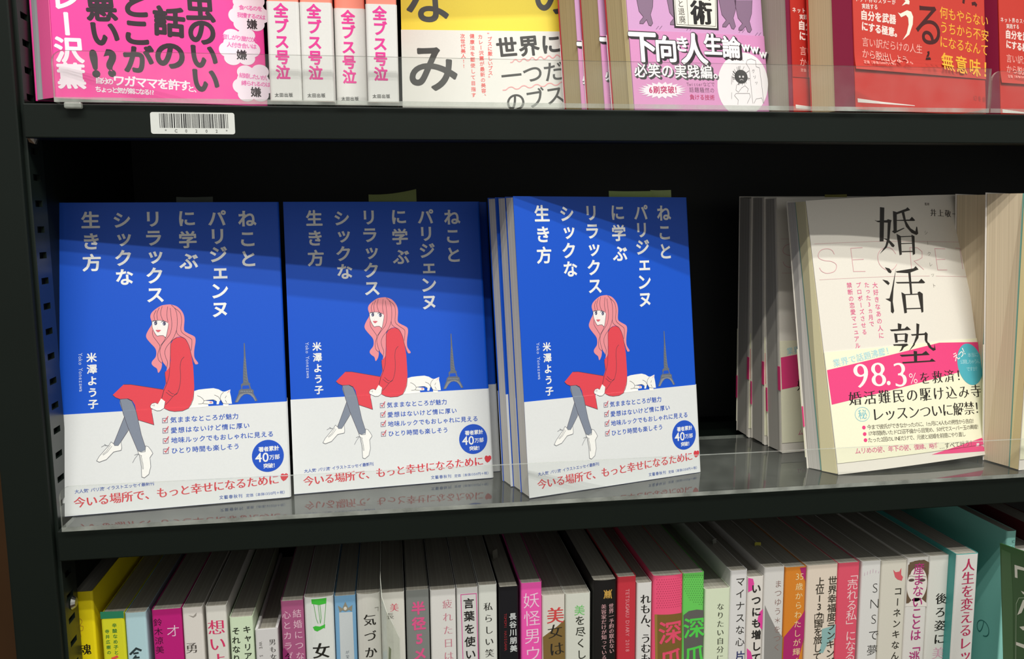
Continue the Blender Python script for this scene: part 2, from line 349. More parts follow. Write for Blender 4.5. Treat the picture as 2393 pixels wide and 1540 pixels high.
ART = {
'blue': [
 ('t','ねこと','v',110.22,177.36,110.0,151.74,11.31,'e9e9e6',0.028,0,1),
 ('t','パリジェンヌ','v',92.16,177.8,92.15,120.33,11.15,'e9e9e6',0.028,0,1),
 ('t','に学ぶ','v',74.19,177.9,74.64,150.98,11.05,'e9e9e6',0.028,0,1),
 ('t','リラックス','v',54.51,177.67,54.6,130.57,10.89,'e9e9e6',0.028,0,1),
 ('t','シックな','v',36.77,177.11,37.24,141.9,10.77,'e9e9e6',0.028,0,1),
 ('t','生き方','v',19.16,177.22,19.25,151.12,10.97,'e9e9e6',0.028,0,1),
 ('t','米澤よう子','v',17.6,93.52,17.76,65.56,5.9,'e9e9e6',0.03,0,1),
 ('t','Yoko Yonezawa','r',11.55,95.55,11.49,73.95,3.02,'b9c4e6',0.01,0,1),
 ('p','e58d94',[61.49,124.15,63.6,124.0,66.73,122.79,69.17,120.28,70.53,117.45,70.88,114.01,70.44,108.03,72.36,106.03,75.27,104.43,76.71,103.09,76.89,100.51,76.2,96.68,75.83,93.27,76.12,90.26,77.99,87.18,77.22,86.36,75.96,86.85,75.0,89.03,74.11,92.91,73.62,96.35,72.5,99.82,70.93,102.66,68.43,103.83,66.3,103.69,64.12,102.28,62.55,100.21,62.17,96.4,61.95,89.6,61.26,85.39,59.48,83.35,59.78,85.24,58.01,88.08,57.13,89.18,57.03,86.85,56.37,84.34,54.81,82.3,54.09,84.87,52.27,86.43,51.21,87.96,51.57,89.64,53.56,92.09,54.03,95.04,53.38,97.61,50.61,101.11,48.84,103.72,48.59,105.85,49.89,108.77,51.69,111.68,51.99,113.79,51.28,116.79,52.02,119.31,54.42,121.58,57.88,123.61],1,1),
 ('p','dd4450',[62.53,99.79,63.9,102.08,66.29,103.48,68.42,103.74,70.92,102.45,72.48,99.39,73.78,95.07,74.42,90.34,75.03,85.18,75.17,78.77,75.22,72.37,75.01,69.91,74.54,65.3,73.1,61.79,71.46,59.57,68.06,58.23,63.46,58.13,60.44,58.82,57.72,60.35,55.41,59.72,50.4,60.77,50.54,57.97,51.48,50.8,42.6,54.38,40.99,63.58,39.6,66.19,37.17,67.59,32.69,67.58,30.26,68.72,28.74,70.32,35.04,76.31,39.02,76.11,57.46,71.96,58.88,75.36,58.47,81.01,58.6,82.54,59.69,83.34,61.47,85.38,62.08,89.6,62.17,96.4],1,0),
 ('p','efeae6',[52.23,114.42,56.64,114.48,59.55,113.75,61.2,112.84,61.64,111.33,61.02,108.79,59.76,103.94,58.33,105.06,56.23,105.14,54.75,104.98,53.19,107.59,52.26,110.38],2,0),
 ('s','4a3f4c',0.22,[54.81,120.85,53.43,117.99,53.72,114.92],3,1),
 ('s','4a3f4c',0.22,[56.56,122.37,55.14,118.79,55.39,114.74],3,1),
 ('s','4a3f4c',0.22,[58.28,123.17,57.26,119.15,57.95,115.72,58.73,114.2],3,1),
 ('s','4a3f4c',0.22,[61.43,122.87,60.79,117.76,61.32,113.47],3,1),
 ('s','4a3f4c',0.22,[62.87,121.97,63.26,116.4,63.46,111.27,62.39,106.19,60.36,103.28,57.69,99.98,56.28,96.64,56.34,93.24,57.61,88.52],3,1),
 ('s','4a3f4c',0.22,[63.59,123.87,65.99,120.59,66.78,114.57,66.08,108.19,63.71,102.73,60.13,98.18,58.93,94.83,59.42,91.41,60.34,88.4,59.56,85.04],3,1),
 ('s','4a3f4c',0.22,[65.41,121.89,68.46,118.8,69.23,114.06,68.68,107.66,71.44,104.57,73.91,102.76,74.82,101.02,74.2,95.05],3,1),
 ('s','4a3f4c',0.22,[66.08,108.19,66.4,106.04,68.23,104.18,70.92,102.45,73.06,98.09,74.28,92.05,75.96,86.85],3,1),
 ('s','4a3f4c',0.22,[52.27,108.68,52.46,105.28,54.81,101.37,56.27,98.34,54.91,94.15,55.16,90.33,56.96,88.13],3,1),
 ('s','4a3f4c',0.22,[66.3,103.69,63.69,102.09,62.44,99.79,61.98,92.15,61.47,85.38,60.78,79.47,59.09,74.47,57.6,71.16,56.45,67.0],3,1),
 ('s','4a3f4c',0.22,[58.6,82.54,58.82,77.87,59.34,75.3],3,1),
 ('s','4a3f4c',0.22,[69.99,91.38,68.28,89.32,67.46,85.1,67.55,79.57,66.86,73.65,65.17,69.07,63.46,68.52],3,1),
 ('s','4a3f4c',0.22,[60.01,71.46,62.23,69.22,63.28,69.17],3,1),
 ('s','4a3f4c',0.22,[58.9,70.25,61.13,68.22,62.57,67.51],3,1),
 ('s','4a3f4c',0.22,[52.23,114.42,56.64,114.57,59.56,113.83,61.29,112.84],3,1),
 ('s','4a3f4c',0.22,[61.68,112.18,61.02,108.79,59.76,103.94,58.33,105.06,56.23,105.14,54.75,104.98,53.19,107.59,52.15,110.81,52.01,114.21],3,1),
 ('s','4a3f4c',0.22,[59.76,103.94,58.6,101.65,56.59,98.96],3,1),
 ('e','f4f4f4',53.42,112.98,1.17,1.1,0,3,0),
 ('e','4b4a66',54.17,112.86,0.92,1.15,0,4,0),
 ('e','b9bdd0',53.83,112.62,0.29,0.38,0,5,0),
 ('s','3b3a50',0.3,[52.37,113.78,53.65,114.41,55.23,113.94],5,1),
 ('e','f4f4f4',58.36,112.51,1.18,1.11,0,3,0),
 ('e','4b4a66',59.12,112.4,0.93,1.15,0,4,0),
 ('e','b9bdd0',58.77,112.15,0.29,0.38,0,5,0),
 ('s','3b3a50',0.3,[57.3,113.31,58.59,113.95,60.18,113.47],5,1),
 ('p','d5626f',[53.98,108.54,54.92,108.8,55.33,108.57,55.88,108.76,57.3,108.42,55.9,107.28,55.06,107.31],3,0),
 ('s','d9a9a9',0.12,[55.18,110.07,55.36,109.21],3,0),
 ('p','7f8796',[34.98,56.85,37.43,50.14,35.8,46.72,32.62,41.89,31.05,39.73,29.08,39.87,28.54,41.16,31.95,49.48],1,0),
 ('p','7f8796',[32.68,67.33,36.67,67.62,39.34,65.95,40.7,62.59,41.8,58.98,42.6,54.38,44.21,45.17,46.16,37.97,46.32,35.93,43.78,35.1,41.82,35.99,37.14,49.15,34.32,58.91,32.59,65.06],2,0),
 ('s','4a3f4c',0.2,[32.68,67.33,34.32,58.91,37.14,49.15,41.82,35.99],3,0),
 ('s','4a3f4c',0.2,[36.67,67.62,39.34,65.95,40.7,62.59,41.8,58.98,42.6,54.38,44.21,45.17,46.16,37.97],3,0),
 ('s','4a3f4c',0.2,[34.98,56.85,31.95,49.48,28.54,41.16],3,0),
 ('s','4a3f4c',0.2,[37.39,49.14,35.8,46.72,32.62,41.89],3,0),
 ('s','4a3f4c',0.2,[42.6,54.38,51.48,50.8,50.54,57.97],3,0),
 ('s','4a3f4c',0.2,[28.74,70.32,30.26,68.72,32.69,67.58,37.17,67.59,39.6,66.19],3,0),
 ('s','4a3f4c',0.2,[35.04,76.31,39.02,76.11,57.46,71.96],3,0),
 ('s','4a3f4c',0.2,[57.72,60.35,60.44,58.82,63.46,58.13,68.06,58.23,71.46,59.57,73.1,61.79,74.54,65.3,75.01,69.91],3,0),
 ('s','4a3f4c',0.2,[65.24,69.4,62.86,67.48,59.91,64.06,58.32,62.61],3,0),
 ('s','4a3f4c',0.2,[56.21,66.56,57.71,71.84],3,0),
 ('p','efeee9',[55.96,66.57,58.26,64.56,57.47,60.62,55.39,59.21,53.36,59.23,49.91,61.05,49.62,62.34,50.54,63.81,52.57,64.21,54.05,63.36],3,0),
 ('s','4a3f4c',0.2,[58.26,64.56,57.47,60.62,55.39,59.21,53.36,59.23,49.91,61.05,49.62,62.34,50.54,63.81,52.57,64.21,54.05,63.36],4,0),
 ('s','4a3f4c',0.15,[50.48,62.54,52.01,62.97,51.72,61.97],4,0),
 ('p','efeee9',[27.2,42.25,28.63,40.9,29.08,39.87,31.05,39.73,32.72,41.88,32.97,38.35,32.66,36.86,28.43,36.15,24.32,31.93,20.35,30.71,18.92,31.56,20.49,34.2,25.63,39.85],3,0),
 ('s','6d7078',0.26,[27.2,42.25,28.63,40.9,29.08,39.87,31.05,39.73,32.72,41.88,32.97,38.35,32.66,36.86,28.43,36.15,24.32,31.93,20.35,30.71,18.92,31.56,20.49,34.2,25.63,39.85,27.2,42.25],4,0),
 ('p','efeee9',[41.81,35.74,43.77,34.85,46.03,34.94,46.43,38.45,47.91,37.85,49.32,35.73,50.34,33.64,48.63,31.23,48.89,25.65,47.69,21.2,45.11,19.28,43.64,19.99,43.65,26.03,42.7,33.15],3,0),
 ('s','6d7078',0.26,[41.81,35.74,43.77,34.85,46.03,34.94,46.43,38.45,47.91,37.85,49.32,35.73,50.34,33.64,48.63,31.23,48.89,25.65,47.69,21.2,45.11,19.28,43.64,19.99,43.65,26.03,42.7,33.15,41.81,35.74],4,0),
 ('s','6d7078',0.18,[21.69,39.61,23.44,40.49,25.64,40.1],5,0),
 ('s','6d7078',0.18,[23.47,41.24,24.66,40.16],5,0),
 ('s','6d7078',0.18,[26.88,40.51,24.52,36.92,22.24,35.07],5,0),
 ('s','6d7078',0.18,[27.59,39.71,24.99,36.38,22.57,34.65],5,0),
 ('s','6d7078',0.18,[39.96,33.34,41.74,33.98,44.17,32.55],5,0),
 ('s','6d7078',0.18,[41.98,33.71,40.13,31.32,38.78,28.9],5,0),
 ('s','6d7078',0.18,[43.18,32.62,43.98,28.02,44.33,24.47],5,0),
 ('s','6d7078',0.18,[43.69,32.83,44.58,27.98,44.73,24.44],5,0),
 ('p','efeee9',[75.14,69.98,77.66,70.68,81.67,70.97,86.35,71.12,89.32,70.24,91.6,68.78,92.94,68.55,94.3,68.98,96.36,69.7,96.1,67.88,96.63,64.85,97.01,60.82,95.09,60.86,94.67,59.12,91.82,59.28,91.76,61.45,90.53,63.85,89.81,62.89,89.22,60.92,87.88,61.0,88.13,62.65,86.01,63.93,81.33,63.62,85.64,63.05,86.0,62.27,85.89,61.44,82.89,61.44,83.22,59.93,74.84,59.68,71.7,59.76,74.08,64.74],1,0),
 ('s','4d4a48',0.2,[76.83,67.08,79.1,65.8,80.51,63.9,79.76,62.12,77.26,61.92],3,1),
 ('s','4d4a48',0.2,[80.5,63.66,86.01,63.99,88.13,62.65],3,1),
 ('s','4d4a48',0.2,[86.82,66.87,89.1,65.59,90.09,63.87],3,1),
 ('s','4d4a48',0.2,[92.43,68.41,90.84,66.83,90.23,64.53,90.65,62.84,91.92,61.37,95.09,60.86],3,1),
 ('s','4d4a48',0.2,[93.89,66.0,93.08,64.54],3,1),
 ('s','4d4a48',0.2,[93.19,63.37,93.95,61.66],3,1),
 ('s','4d4a48',0.2,[79.76,62.05,82.89,61.51],3,1),
 ('p','e58d94',[94.23,67.48,95.95,69.49,95.71,68.74,94.93,67.94],3,0),
 ('e','e9a0a6',84.61,62.51,0.83,0.5,0,3,0),
 ('p','646a74',[105.41,98.32,105.14,89.91,104.54,83.21,104.14,76.51,104.13,73.49,102.75,72.39,102.97,69.86,101.38,68.61,101.13,66.95,98.67,61.56,100.53,61.46,102.54,64.53,104.31,66.04,106.36,66.27,108.03,65.57,109.65,63.81,110.89,61.46,112.35,61.81,110.12,66.47,110.15,68.48,108.73,69.4,108.07,71.95,108.44,72.6,107.4,73.66,106.89,77.05,106.51,83.12,106.22,89.19,105.96,98.29],1,0),
 ('p','1450c4',[103.73,71.67,107.38,71.72,107.95,69.6,103.29,69.51],2,0),
 ('p','85888e',[101.77,66.24,104.35,66.94,107.08,67.03,109.09,66.36,110.38,64.78,111.43,61.86,110.9,61.66,109.65,63.97,108.04,65.84,106.03,66.48,104.32,66.24,102.55,64.79,100.36,61.64,99.18,61.7],2,0),
 ('s','c9ccd0',0.16,[102.53,67.81,102.9,68.53],3,0),
 ('s','c9ccd0',0.16,[103.54,67.76,103.92,68.47],3,0),
 ('s','c9ccd0',0.16,[104.56,67.7,104.93,68.42],3,0),
 ('s','c9ccd0',0.16,[105.58,67.65,105.95,68.37],3,0),
 ('s','c9ccd0',0.16,[106.6,67.59,106.97,68.31],3,0),
 ('s','c9ccd0',0.16,[107.61,67.54,107.99,68.26],3,0),
 ('s','c9ccd0',0.16,[108.63,67.49,109.01,68.21],3,0),
 ('s','8b9099',0.16,[105.24,88.56,106.32,87.7],3,0),
 ('s','8b9099',0.16,[105.15,86.81,106.34,85.95],3,0),
 ('s','8b9099',0.16,[105.07,85.07,106.36,84.2],3,0),
 ('s','8b9099',0.16,[104.98,83.32,106.38,82.45],3,0),
 ('s','8b9099',0.16,[104.9,81.58,106.4,80.7],3,0),
 ('s','8b9099',0.16,[104.81,79.84,106.42,78.95],3,0),
 ('s','8b9099',0.16,[104.73,78.09,106.44,77.2],3,0),
 ('s','8b9099',0.16,[104.64,76.35,106.47,75.46],3,0),
 ('s','8b9099',0.16,[104.56,74.61,106.49,73.71],3,0),
 ('s','8b9099',0.14,[105.65,89.89,106.76,74.37],3,0),
 ('t','気ままなところが魅力','h',62.64,53.07,98.83,52.98,3.85,'3058b8',0.014,0,1),
 ('s','7d6a86',0.3,[56.44,54.4,59.28,54.43,59.16,51.65,56.32,51.62,56.44,54.4],2,0),
 ('s','d0505e',0.5,[56.97,53.41,57.71,52.49,59.67,55.56],3,0),
 ('t','愛想はないけど情に厚い','h',62.7,46.71,105.2,46.71,3.85,'3058b8',0.014,0,1),
 ('s','7d6a86',0.3,[56.44,48.22,59.28,48.25,59.15,45.47,56.32,45.45,56.44,48.22],2,0),
 ('s','d0505e',0.5,[56.97,47.24,57.7,46.31,59.67,49.38],3,0),
 ('t','地味ルックでもおしゃれに見える','h',62.77,40.66,119.41,40.47,3.87,'3058b8',0.014,0,1),
 ('s','7d6a86',0.3,[56.44,42.02,59.27,42.04,59.15,39.27,56.31,39.25,56.44,42.02],2,0),
 ('s','d0505e',0.5,[56.97,41.04,57.7,40.11,59.66,43.17],3,0),
 ('t','ひとり時間も楽しそう','h',62.65,34.32,98.8,34.27,3.84,'3058b8',0.014,0,1),
 ('s','7d6a86',0.3,[56.39,35.7,59.23,35.71,59.11,32.94,56.27,32.93,56.39,35.7],2,0),
 ('s','d0505e',0.5,[56.92,34.71,57.66,33.78,59.62,36.83],3,0),
 ('e','1c4fbe',117.3,26.95,9.62,9.98,0,1,0),
 ('t','著者累計','h',113.37,31.28,122.69,31.41,3.23,'e9e9e6',0.03,0,2),
 ('t','40','h',111.6,26.41,115.85,26.32,8.04,'e9e9e6',0.012,0,2),
 ('t','万部','h',119.63,25.92,122.84,25.97,3.23,'e9e9e6',0.02,0,2),
 ('t','突破！','h',115.82,20.81,121.61,20.84,3.09,'e9e9e6',0.03,0,2),
 ('t','大人気“パリ流”イラストエッセイ最新刊','h',7.69,14.28,49.31,15.56,2.51,'2a4fa8',0.008,0,1),
 ('t','今いる場所で、もっと幸せになるために','h',9.04,7.9,120.24,12.0,6.71,'cf3a44',0.012,1,1),
 ('p','cf3a44',[126.7,14.67,127.8,15.28,128.95,14.62,128.99,13.06,127.59,11.27,126.07,10.46,124.78,11.82,124.28,13.7,124.94,15.09,126.02,15.3],1,0),
 ('t','文藝春秋刊','h',88.75,3.65,99.97,3.59,2.51,'3a5aa8',0.01,0,1),
 ('t','定価（本体1350円＋税）','h',104.32,3.47,126.9,3.61,2.2,'3a5aa8',0.006,0,1),
],
'cream': [
 ('p','2b2723',[56.2,180.58,59.69,180.08,55.58,156.27,52.36,156.28],3,0),
 ('p','2b2723',[50.46,171.64,52.18,171.0,60.46,171.08,61.38,171.75,64.42,170.91,63.5,169.15,60.44,156.75,57.67,151.89,51.27,147.58,56.59,153.01,59.01,158.25,61.02,169.26,52.86,169.97],3,0),
 ('p','2b2723',[55.48,158.42,59.36,157.87,62.66,154.85,64.29,152.98,63.28,151.75,61.86,152.25,58.78,156.69],3,0),
 ('p','2b2723',[66.54,177.44,69.57,176.46,77.87,178.66,79.28,179.69,81.33,177.58,73.68,175.93,69.34,174.88,67.63,163.22,73.76,165.11,74.54,164.71,65.52,161.38,63.58,162.9,65.03,163.7],3,0),
 ('p','2b2723',[73.73,176.29,75.87,176.57,76.53,169.68,79.55,164.49,83.42,162.14,84.78,165.56,85.42,165.31,85.54,160.46,83.88,159.52,79.91,161.22,75.95,165.73,74.35,171.93],3,0),
 ('p','2b2723',[68.75,170.87,79.66,170.84,82.04,172.7,84.44,170.06,83.28,169.68,68.67,170.3],3,0),
 ('p','2b2723',[67.15,161.09,70.39,159.29,69.31,146.28,67.4,145.81],3,0),
 ('p','2b2723',[79.73,160.0,82.07,158.74,80.59,146.05,78.57,145.44],3,0),
 ('p','2b2723',[69.95,159.16,80.44,159.1,80.35,158.53,69.86,158.52],3,0),
 ('p','2b2723',[69.65,154.29,79.69,154.09,79.61,153.59,69.57,153.72],3,0),
 ('p','2b2723',[69.64,148.56,79.67,148.33,79.57,147.69,69.54,147.85],3,0),
 ('p','2b2723',[54.0,137.99,57.56,136.93,59.13,134.71,58.14,133.56,56.35,134.3],3,0),
 ('p','2b2723',[50.72,129.53,54.67,128.44,56.31,126.71,55.05,125.37,53.21,126.9],3,0),
 ('p','2b2723',[62.89,136.63,58.67,121.95,56.87,113.57,57.04,106.85,55.84,105.38,54.38,106.68,55.24,113.68,51.21,115.93,54.5,115.99,57.28,122.04],3,0),
 ('p','2b2723',[62.6,134.65,77.82,135.93,79.73,137.47,81.89,134.98,74.73,133.24,73.91,118.14,72.2,117.89,72.75,132.85,63.3,133.76],3,0),
 ('p','2b2723',[61.33,127.11,80.58,126.3,83.24,128.29,86.19,125.39,85.02,124.95,62.59,126.11],3,0),
 ('p','2b2723',[64.98,119.78,68.04,117.95,67.38,105.07,65.27,104.86],3,0),
 ('p','2b2723',[78.63,118.91,80.37,119.3,82.81,117.57,81.39,104.8,79.81,104.34],3,0),
 ('p','2b2723',[67.65,118.18,79.33,117.93,79.22,117.23,67.56,117.55],3,0),
 ('p','2b2723',[67.43,108.25,80.73,107.7,80.63,106.99,67.33,107.55],3,0),
 ('p','2b2723',[58.75,98.31,61.76,97.38,60.57,93.24,58.28,93.41],3,0),
 ('p','2b2723',[51.68,94.4,63.77,94.2,66.06,95.65,68.99,92.96,52.89,93.11],3,0),
 ('p','2b2723',[54.72,91.56,57.09,90.89,56.81,85.07,54.83,85.02],3,0),
 ('p','2b2723',[63.73,91.09,66.05,90.0,64.41,84.48,62.36,84.64],3,0),
 ('p','2b2723',[56.29,91.09,64.92,90.72,64.82,90.09,56.19,90.4],3,0),
 ('p','2b2723',[56.04,86.54,63.82,86.14,63.74,85.59,55.94,85.92],3,0),
 ('p','2b2723',[52.79,83.99,64.27,83.57,64.97,82.67,60.86,81.24,59.09,79.27,56.51,78.57,58.21,80.04,59.55,82.4,53.44,82.88],3,0),
 ('p','2b2723',[74.21,97.18,76.59,96.29,74.34,86.88,69.38,81.61,64.3,78.14,70.16,84.02,73.0,89.11],3,0),
 ('p','2b2723',[68.52,89.81,79.79,89.66,81.19,90.62,82.65,89.08,81.48,84.2,84.12,79.37,86.13,78.71,86.83,81.64,87.19,77.35,85.0,76.81,81.63,79.57,79.51,85.06,80.04,88.57,69.21,88.83],3,0),
 ('p','2b2723',[68.45,78.16,71.28,77.57,70.18,70.26,67.7,70.33],3,0),
 ('p','2b2723',[56.59,76.31,75.16,75.63,78.76,77.32,81.49,74.26,58.04,74.93],3,0),
 ('p','2b2723',[57.73,71.17,81.08,70.4,82.95,71.66,85.96,69.28,58.56,70.12],3,0),
 ('s','d9a9ab',0.42,[16.08,149.43,14.72,152.3,11.33,153.66,6.89,153.05,4.39,150.39,4.56,147.59,8.25,145.65,13.27,144.68,16.54,142.4,16.11,139.28,13.44,137.2,8.62,136.78,5.3,138.51,4.06,141.01],2,1),
 ('s','d9a9ab',0.42,[38.11,152.73,28.98,152.84,28.96,136.59,38.18,136.06],2,0),
 ('s','d9a9ab',0.42,[28.89,144.74,37.93,144.54],2,0),
 ('s','d9a9ab',0.42,[64.4,146.9,61.62,150.61,57.67,151.89,52.5,150.37,49.49,146.61,49.59,141.64,51.94,137.96,56.14,135.73,60.34,136.2,63.15,138.4,64.18,139.77],2,1),
 ('s','d9a9ab',0.42,[76.86,150.92,75.97,134.81],2,0),
 ('s','d9a9ab',0.42,[76.69,150.93,83.36,150.45,86.98,147.52,86.34,143.22,82.91,141.82,79.01,141.1,86.47,134.57],2,0),
 ('s','d9a9ab',0.42,[107.84,148.63,98.49,149.25,98.68,133.73,107.21,133.39],2,0),
 ('s','d9a9ab',0.42,[98.13,141.29,106.67,141.05],2,0),
 ('s','d9a9ab',0.42,[117.38,148.73,124.71,148.14],2,0),
 ('s','d9a9ab',0.42,[121.64,148.08,121.76,133.29],2,0),
 ('s','d8b8b4',0.35,[2.38,157.6,50.91,156.5,125.02,152.9],1,0),
 ('s','d8b8b4',0.35,[2.93,132.67,55.51,131.37,90.84,129.78],1,0),
 ('s','d8b8b4',0.35,[96.32,129.46,124.53,127.58],1,0),
 ('t','シークレット','v',92.59,161.0,93.6,122.77,3.44,'77706a',-0.01,0,1),
 ('t','井上敬一','h',101.41,175.19,121.27,173.67,5.72,'3a342f',0.004,1,1),
 ('t','監修','h',95.71,181.62,97.82,181.47,2.13,'6a6058',0.01,0,1),
 ('t','大好きなあの人に','v',44.32,126.03,44.31,90.91,4.37,'e0658f',0.01,0,1),
 ('t','たった3ヵ月で','v',37.9,126.64,37.98,99.43,4.05,'e0658f',0.01,0,1),
 ('t','プロポーズさせる','v',31.47,126.96,31.6,94.32,4.03,'e0658f',0.01,0,1),
 ('t','禁断の恋愛マニュアル','v',24.43,127.26,25.2,85.44,4.16,'e0658f',0.01,0,1),
 ('p','e8447f',[0.24,70.71,91.31,82.14,126.27,79.97,125.95,62.66,104.95,60.03,0.68,47.16],1,0),
 ('t','業界で話題沸騰！','h',7.84,75.12,48.72,80.25,5.64,'b4dce0',0.01,1,1),
 ('t','98','h',24.55,65.14,37.78,64.8,24.47,'f5efe6',-0.006,1,2),
 ('t','.','h',44.96,57.77,44.96,57.77,24.66,'f5efe6',0.0,0,2),
 ('t','3','h',55.06,63.14,55.06,63.14,24.85,'f5efe6',-0.006,1,2),
 ('t','%','h',65.24,59.44,65.24,59.44,10.6,'f5efe6',-0.012,0,2),
 ('t','を救済！','h',74.93,58.57,106.78,58.01,9.39,'2b2723',0,1,2),
 ('t','婚活難民の駆け込み寺','h',18.0,49.79,118.35,45.52,9.99,'2b2723',0,1,2),
 ('e','8cc5cf',21.98,38.58,5.54,4.91,0,1,0.35),
 ('t','秘','h',22.14,38.57,22.14,38.57,6.97,'7cc0cc',0,0,1),
 ('t','レッスンついに解禁！','h',33.59,37.42,119.76,33.66,10.03,'2b2723',0,1,1),
 ('t','今まで彼氏ができなかったのに、1ヵ月に4人もの男性から告白！','h',25.86,29.42,113.17,24.84,3.62,'5c5648',0,0,1),
 ('e','e8447f',21.89,29.56,1.34,1.29,0,1,0),
 ('t','17年間続いたドロ沼不倫から目覚め、50代でスーパー玉の輿婚！','h',25.25,25.11,116.77,20.35,3.62,'5c5648',0,0,1),
 ('e','e8447f',21.9,25.12,1.34,1.29,0,1,0),
 ('t','たった2回のLINEだけで、元彼と結婚を前提にやり直し','h',25.42,20.72,102.42,16.54,3.61,'5c5648',0,0,1),
 ('e','e8447f',21.94,20.96,1.34,1.29,0,1,0),
 ('t','ムリめの彼、年下の彼、復縁、略奪','h',15.38,14.39,77.56,11.48,4.45,'d96a8d',0.008,0,1),
 ('t','…すべて叶う！','h',82.01,10.44,109.03,9.61,4.6,'5c5648',0.004,0,1),
 ('p','e8447f',[72.89,5.45,127.41,13.61,128.76,1.98],1,0),
 ('t','SB Creative','h',117.7,7.25,127.18,6.79,2.34,'f3c6d6',0,0,2),
 ('p','f3dfe6',[112.54,8.94,114.93,8.83,114.77,6.72,112.38,6.84],2,0),
 ('e','52afbe',116.21,64.79,11.37,14.96,8,2,0),
 ('t','えっ！','h',104.31,71.31,113.35,75.23,6.56,'f5efe6',0.01,0,3),
 ('t','本当に','h',116.64,71.36,123.13,71.19,3.46,'a6d6dd',0.004,0,3),
 ('t','公開しちゃうん','h',109.06,67.11,124.09,66.28,3.45,'a6d6dd',0.004,0,3),
 ('t','ですか？','h',113.79,61.55,122.4,61.16,3.45,'a6d6dd',0.004,0,3),
],
'pink': [
 ('t','カレー沢薫','v',6.57,68.03,8.08,12.35,14.46,'f5e6ee',0.035,0,1),
 ('t','悪い','v',24.9,50.52,25.74,36.64,15.92,'2a1a24',0.04,0,1),
 ('t','!?','h',19.92,19.96,28.11,20.72,19.28,'2a1a24',0.045,0,1),
 ('t','とこが','v',42.39,53.82,42.18,23.15,16.24,'2a1a24',0.04,0,1),
 ('t','話の','v',59.42,45.22,58.87,26.74,17.21,'2a1a24',0.04,0,1),
 ('t','虫のいい','v',76.32,54.5,76.94,13.85,16.32,'2a1a24',0.04,0,1),
 ('t','自分の','h',21.52,10.54,27.08,10.26,3.77,'f5e6ee',0.03,0,1),
 ('t','ワガママを許す','h',31.62,10.96,65.68,9.89,6.28,'f5e6ee',0.03,0,1),
 ('t','と、','h',68.99,8.31,72.47,7.99,3.98,'f5e6ee',0.03,0,1),
 ('t','ちょっと気が楽になる!?','h',20.99,5.74,48.73,5.24,3.46,'f5e6ee',0.03,0,1),
 ('e','f3e4ee',103.08,53.91,9.23,8.4,0,1.0,0),
 ('e','f3e4ee',96.28,51.42,4.8,4.43,0,1.1,0),
 ('e','f3e4ee',109.75,52.46,4.89,4.47,0,1.2,0),
 ('e','f3e4ee',99.07,59.48,4.82,3.94,0,1.3,0),
 ('e','f3e4ee',107.27,60.65,4.87,3.96,0,1.4,0),
 ('e','f3e4ee',98.89,46.71,4.82,3.95,0,1.5,0),
 ('e','f3e4ee',106.59,47.28,4.87,3.97,0,1.6,0),
 ('e','f3e4ee',96.81,33.99,9.16,8.39,0,1.0,0),
 ('e','f3e4ee',90.04,31.59,4.76,4.42,0,1.1,0),
 ('e','f3e4ee',103.43,32.44,4.85,4.47,0,1.2,0),
 ('e','f3e4ee',92.82,39.61,4.78,3.94,0,1.3,0),
 ('e','f3e4ee',100.97,40.67,4.83,3.96,0,1.4,0),
 ('e','f3e4ee',92.64,26.85,4.78,3.94,0,1.5,0),
 ('e','f3e4ee',100.29,27.31,4.83,3.97,0,1.6,0),
 ('e','f3e4ee',103.42,13.43,9.26,8.46,0,1.0,0),
 ('e','f3e4ee',96.58,11.11,4.81,4.46,0,1.1,0),
 ('e','f3e4ee',110.13,11.77,4.91,4.51,0,1.2,0),
 ('e','f3e4ee',99.39,19.16,4.83,3.97,0,1.3,0),
 ('e','f3e4ee',107.63,20.1,4.89,3.99,0,1.4,0),
 ('e','f3e4ee',99.21,6.28,4.83,3.98,0,1.5,0),
 ('e','f3e4ee',106.95,6.63,4.89,4.0,0,1.6,0),
 ('t','食べるのを','h',98.91,56.33,109.18,56.37,3.12,'ee6ab4',0.02,0,2),
 ('t','我慢するのは','h',97.73,52.02,110.68,51.55,3.12,'ee6ab4',0.02,0,2),
 ('t','寂しがり屋だが、','h',88.82,38.94,107.1,38.22,3.11,'ee6ab4',0.02,0,2),
 ('t','人付き合いは','h',91.14,34.6,104.78,34.31,3.11,'ee6ab4',0.02,0,2),
 ('t','結婚したいが、','h',97.19,17.36,111.82,16.34,3.14,'ee6ab4',0.02,0,2),
 ('t','縛られるのは','h',98.11,12.96,111.64,12.64,3.14,'ee6ab4',0.02,0,2),
 ('t','嫌','h',104.37,47.12,104.37,47.12,6.05,'2a1a24',0.03,0,2),
 ('t','嫌','h',97.7,29.13,97.7,29.13,6.02,'2a1a24',0.03,0,2),
 ('t','嫌','h',104.6,8.02,104.6,8.02,6.09,'2a1a24',0.03,0,2),
],
'spine': [
 ('t','全ブス号泣','v',7.62,49.4,7.44,15.91,8.04,'e83c98',0.035,0,1),
 ('t','太田出版','h',3.52,3.42,11.18,3.52,2.36,'4a4a48',0.02,0,1),
],
'yellow': [
 ('t','な','h',18.51,85.15,18.51,85.15,34.62,'33322f',0.02,0,1),
 ('t','の','h',107.02,89.93,107.02,89.93,31.2,'33322f',0.02,0,1),
 ('t','み','v',21.08,37.77,21.08,37.77,36.08,'33322f',0.02,0,1),
 ('t','世界に','h',72.63,52.23,103.87,55.07,15.04,'33322f',0.03,0,1),
 ('t','一つだけ','h',75.38,32.34,120.05,37.27,15.04,'33322f',0.012,0,1),
 ('t','のブス','h',77.75,14.0,105.68,18.71,14.57,'33322f',0.012,0,1),
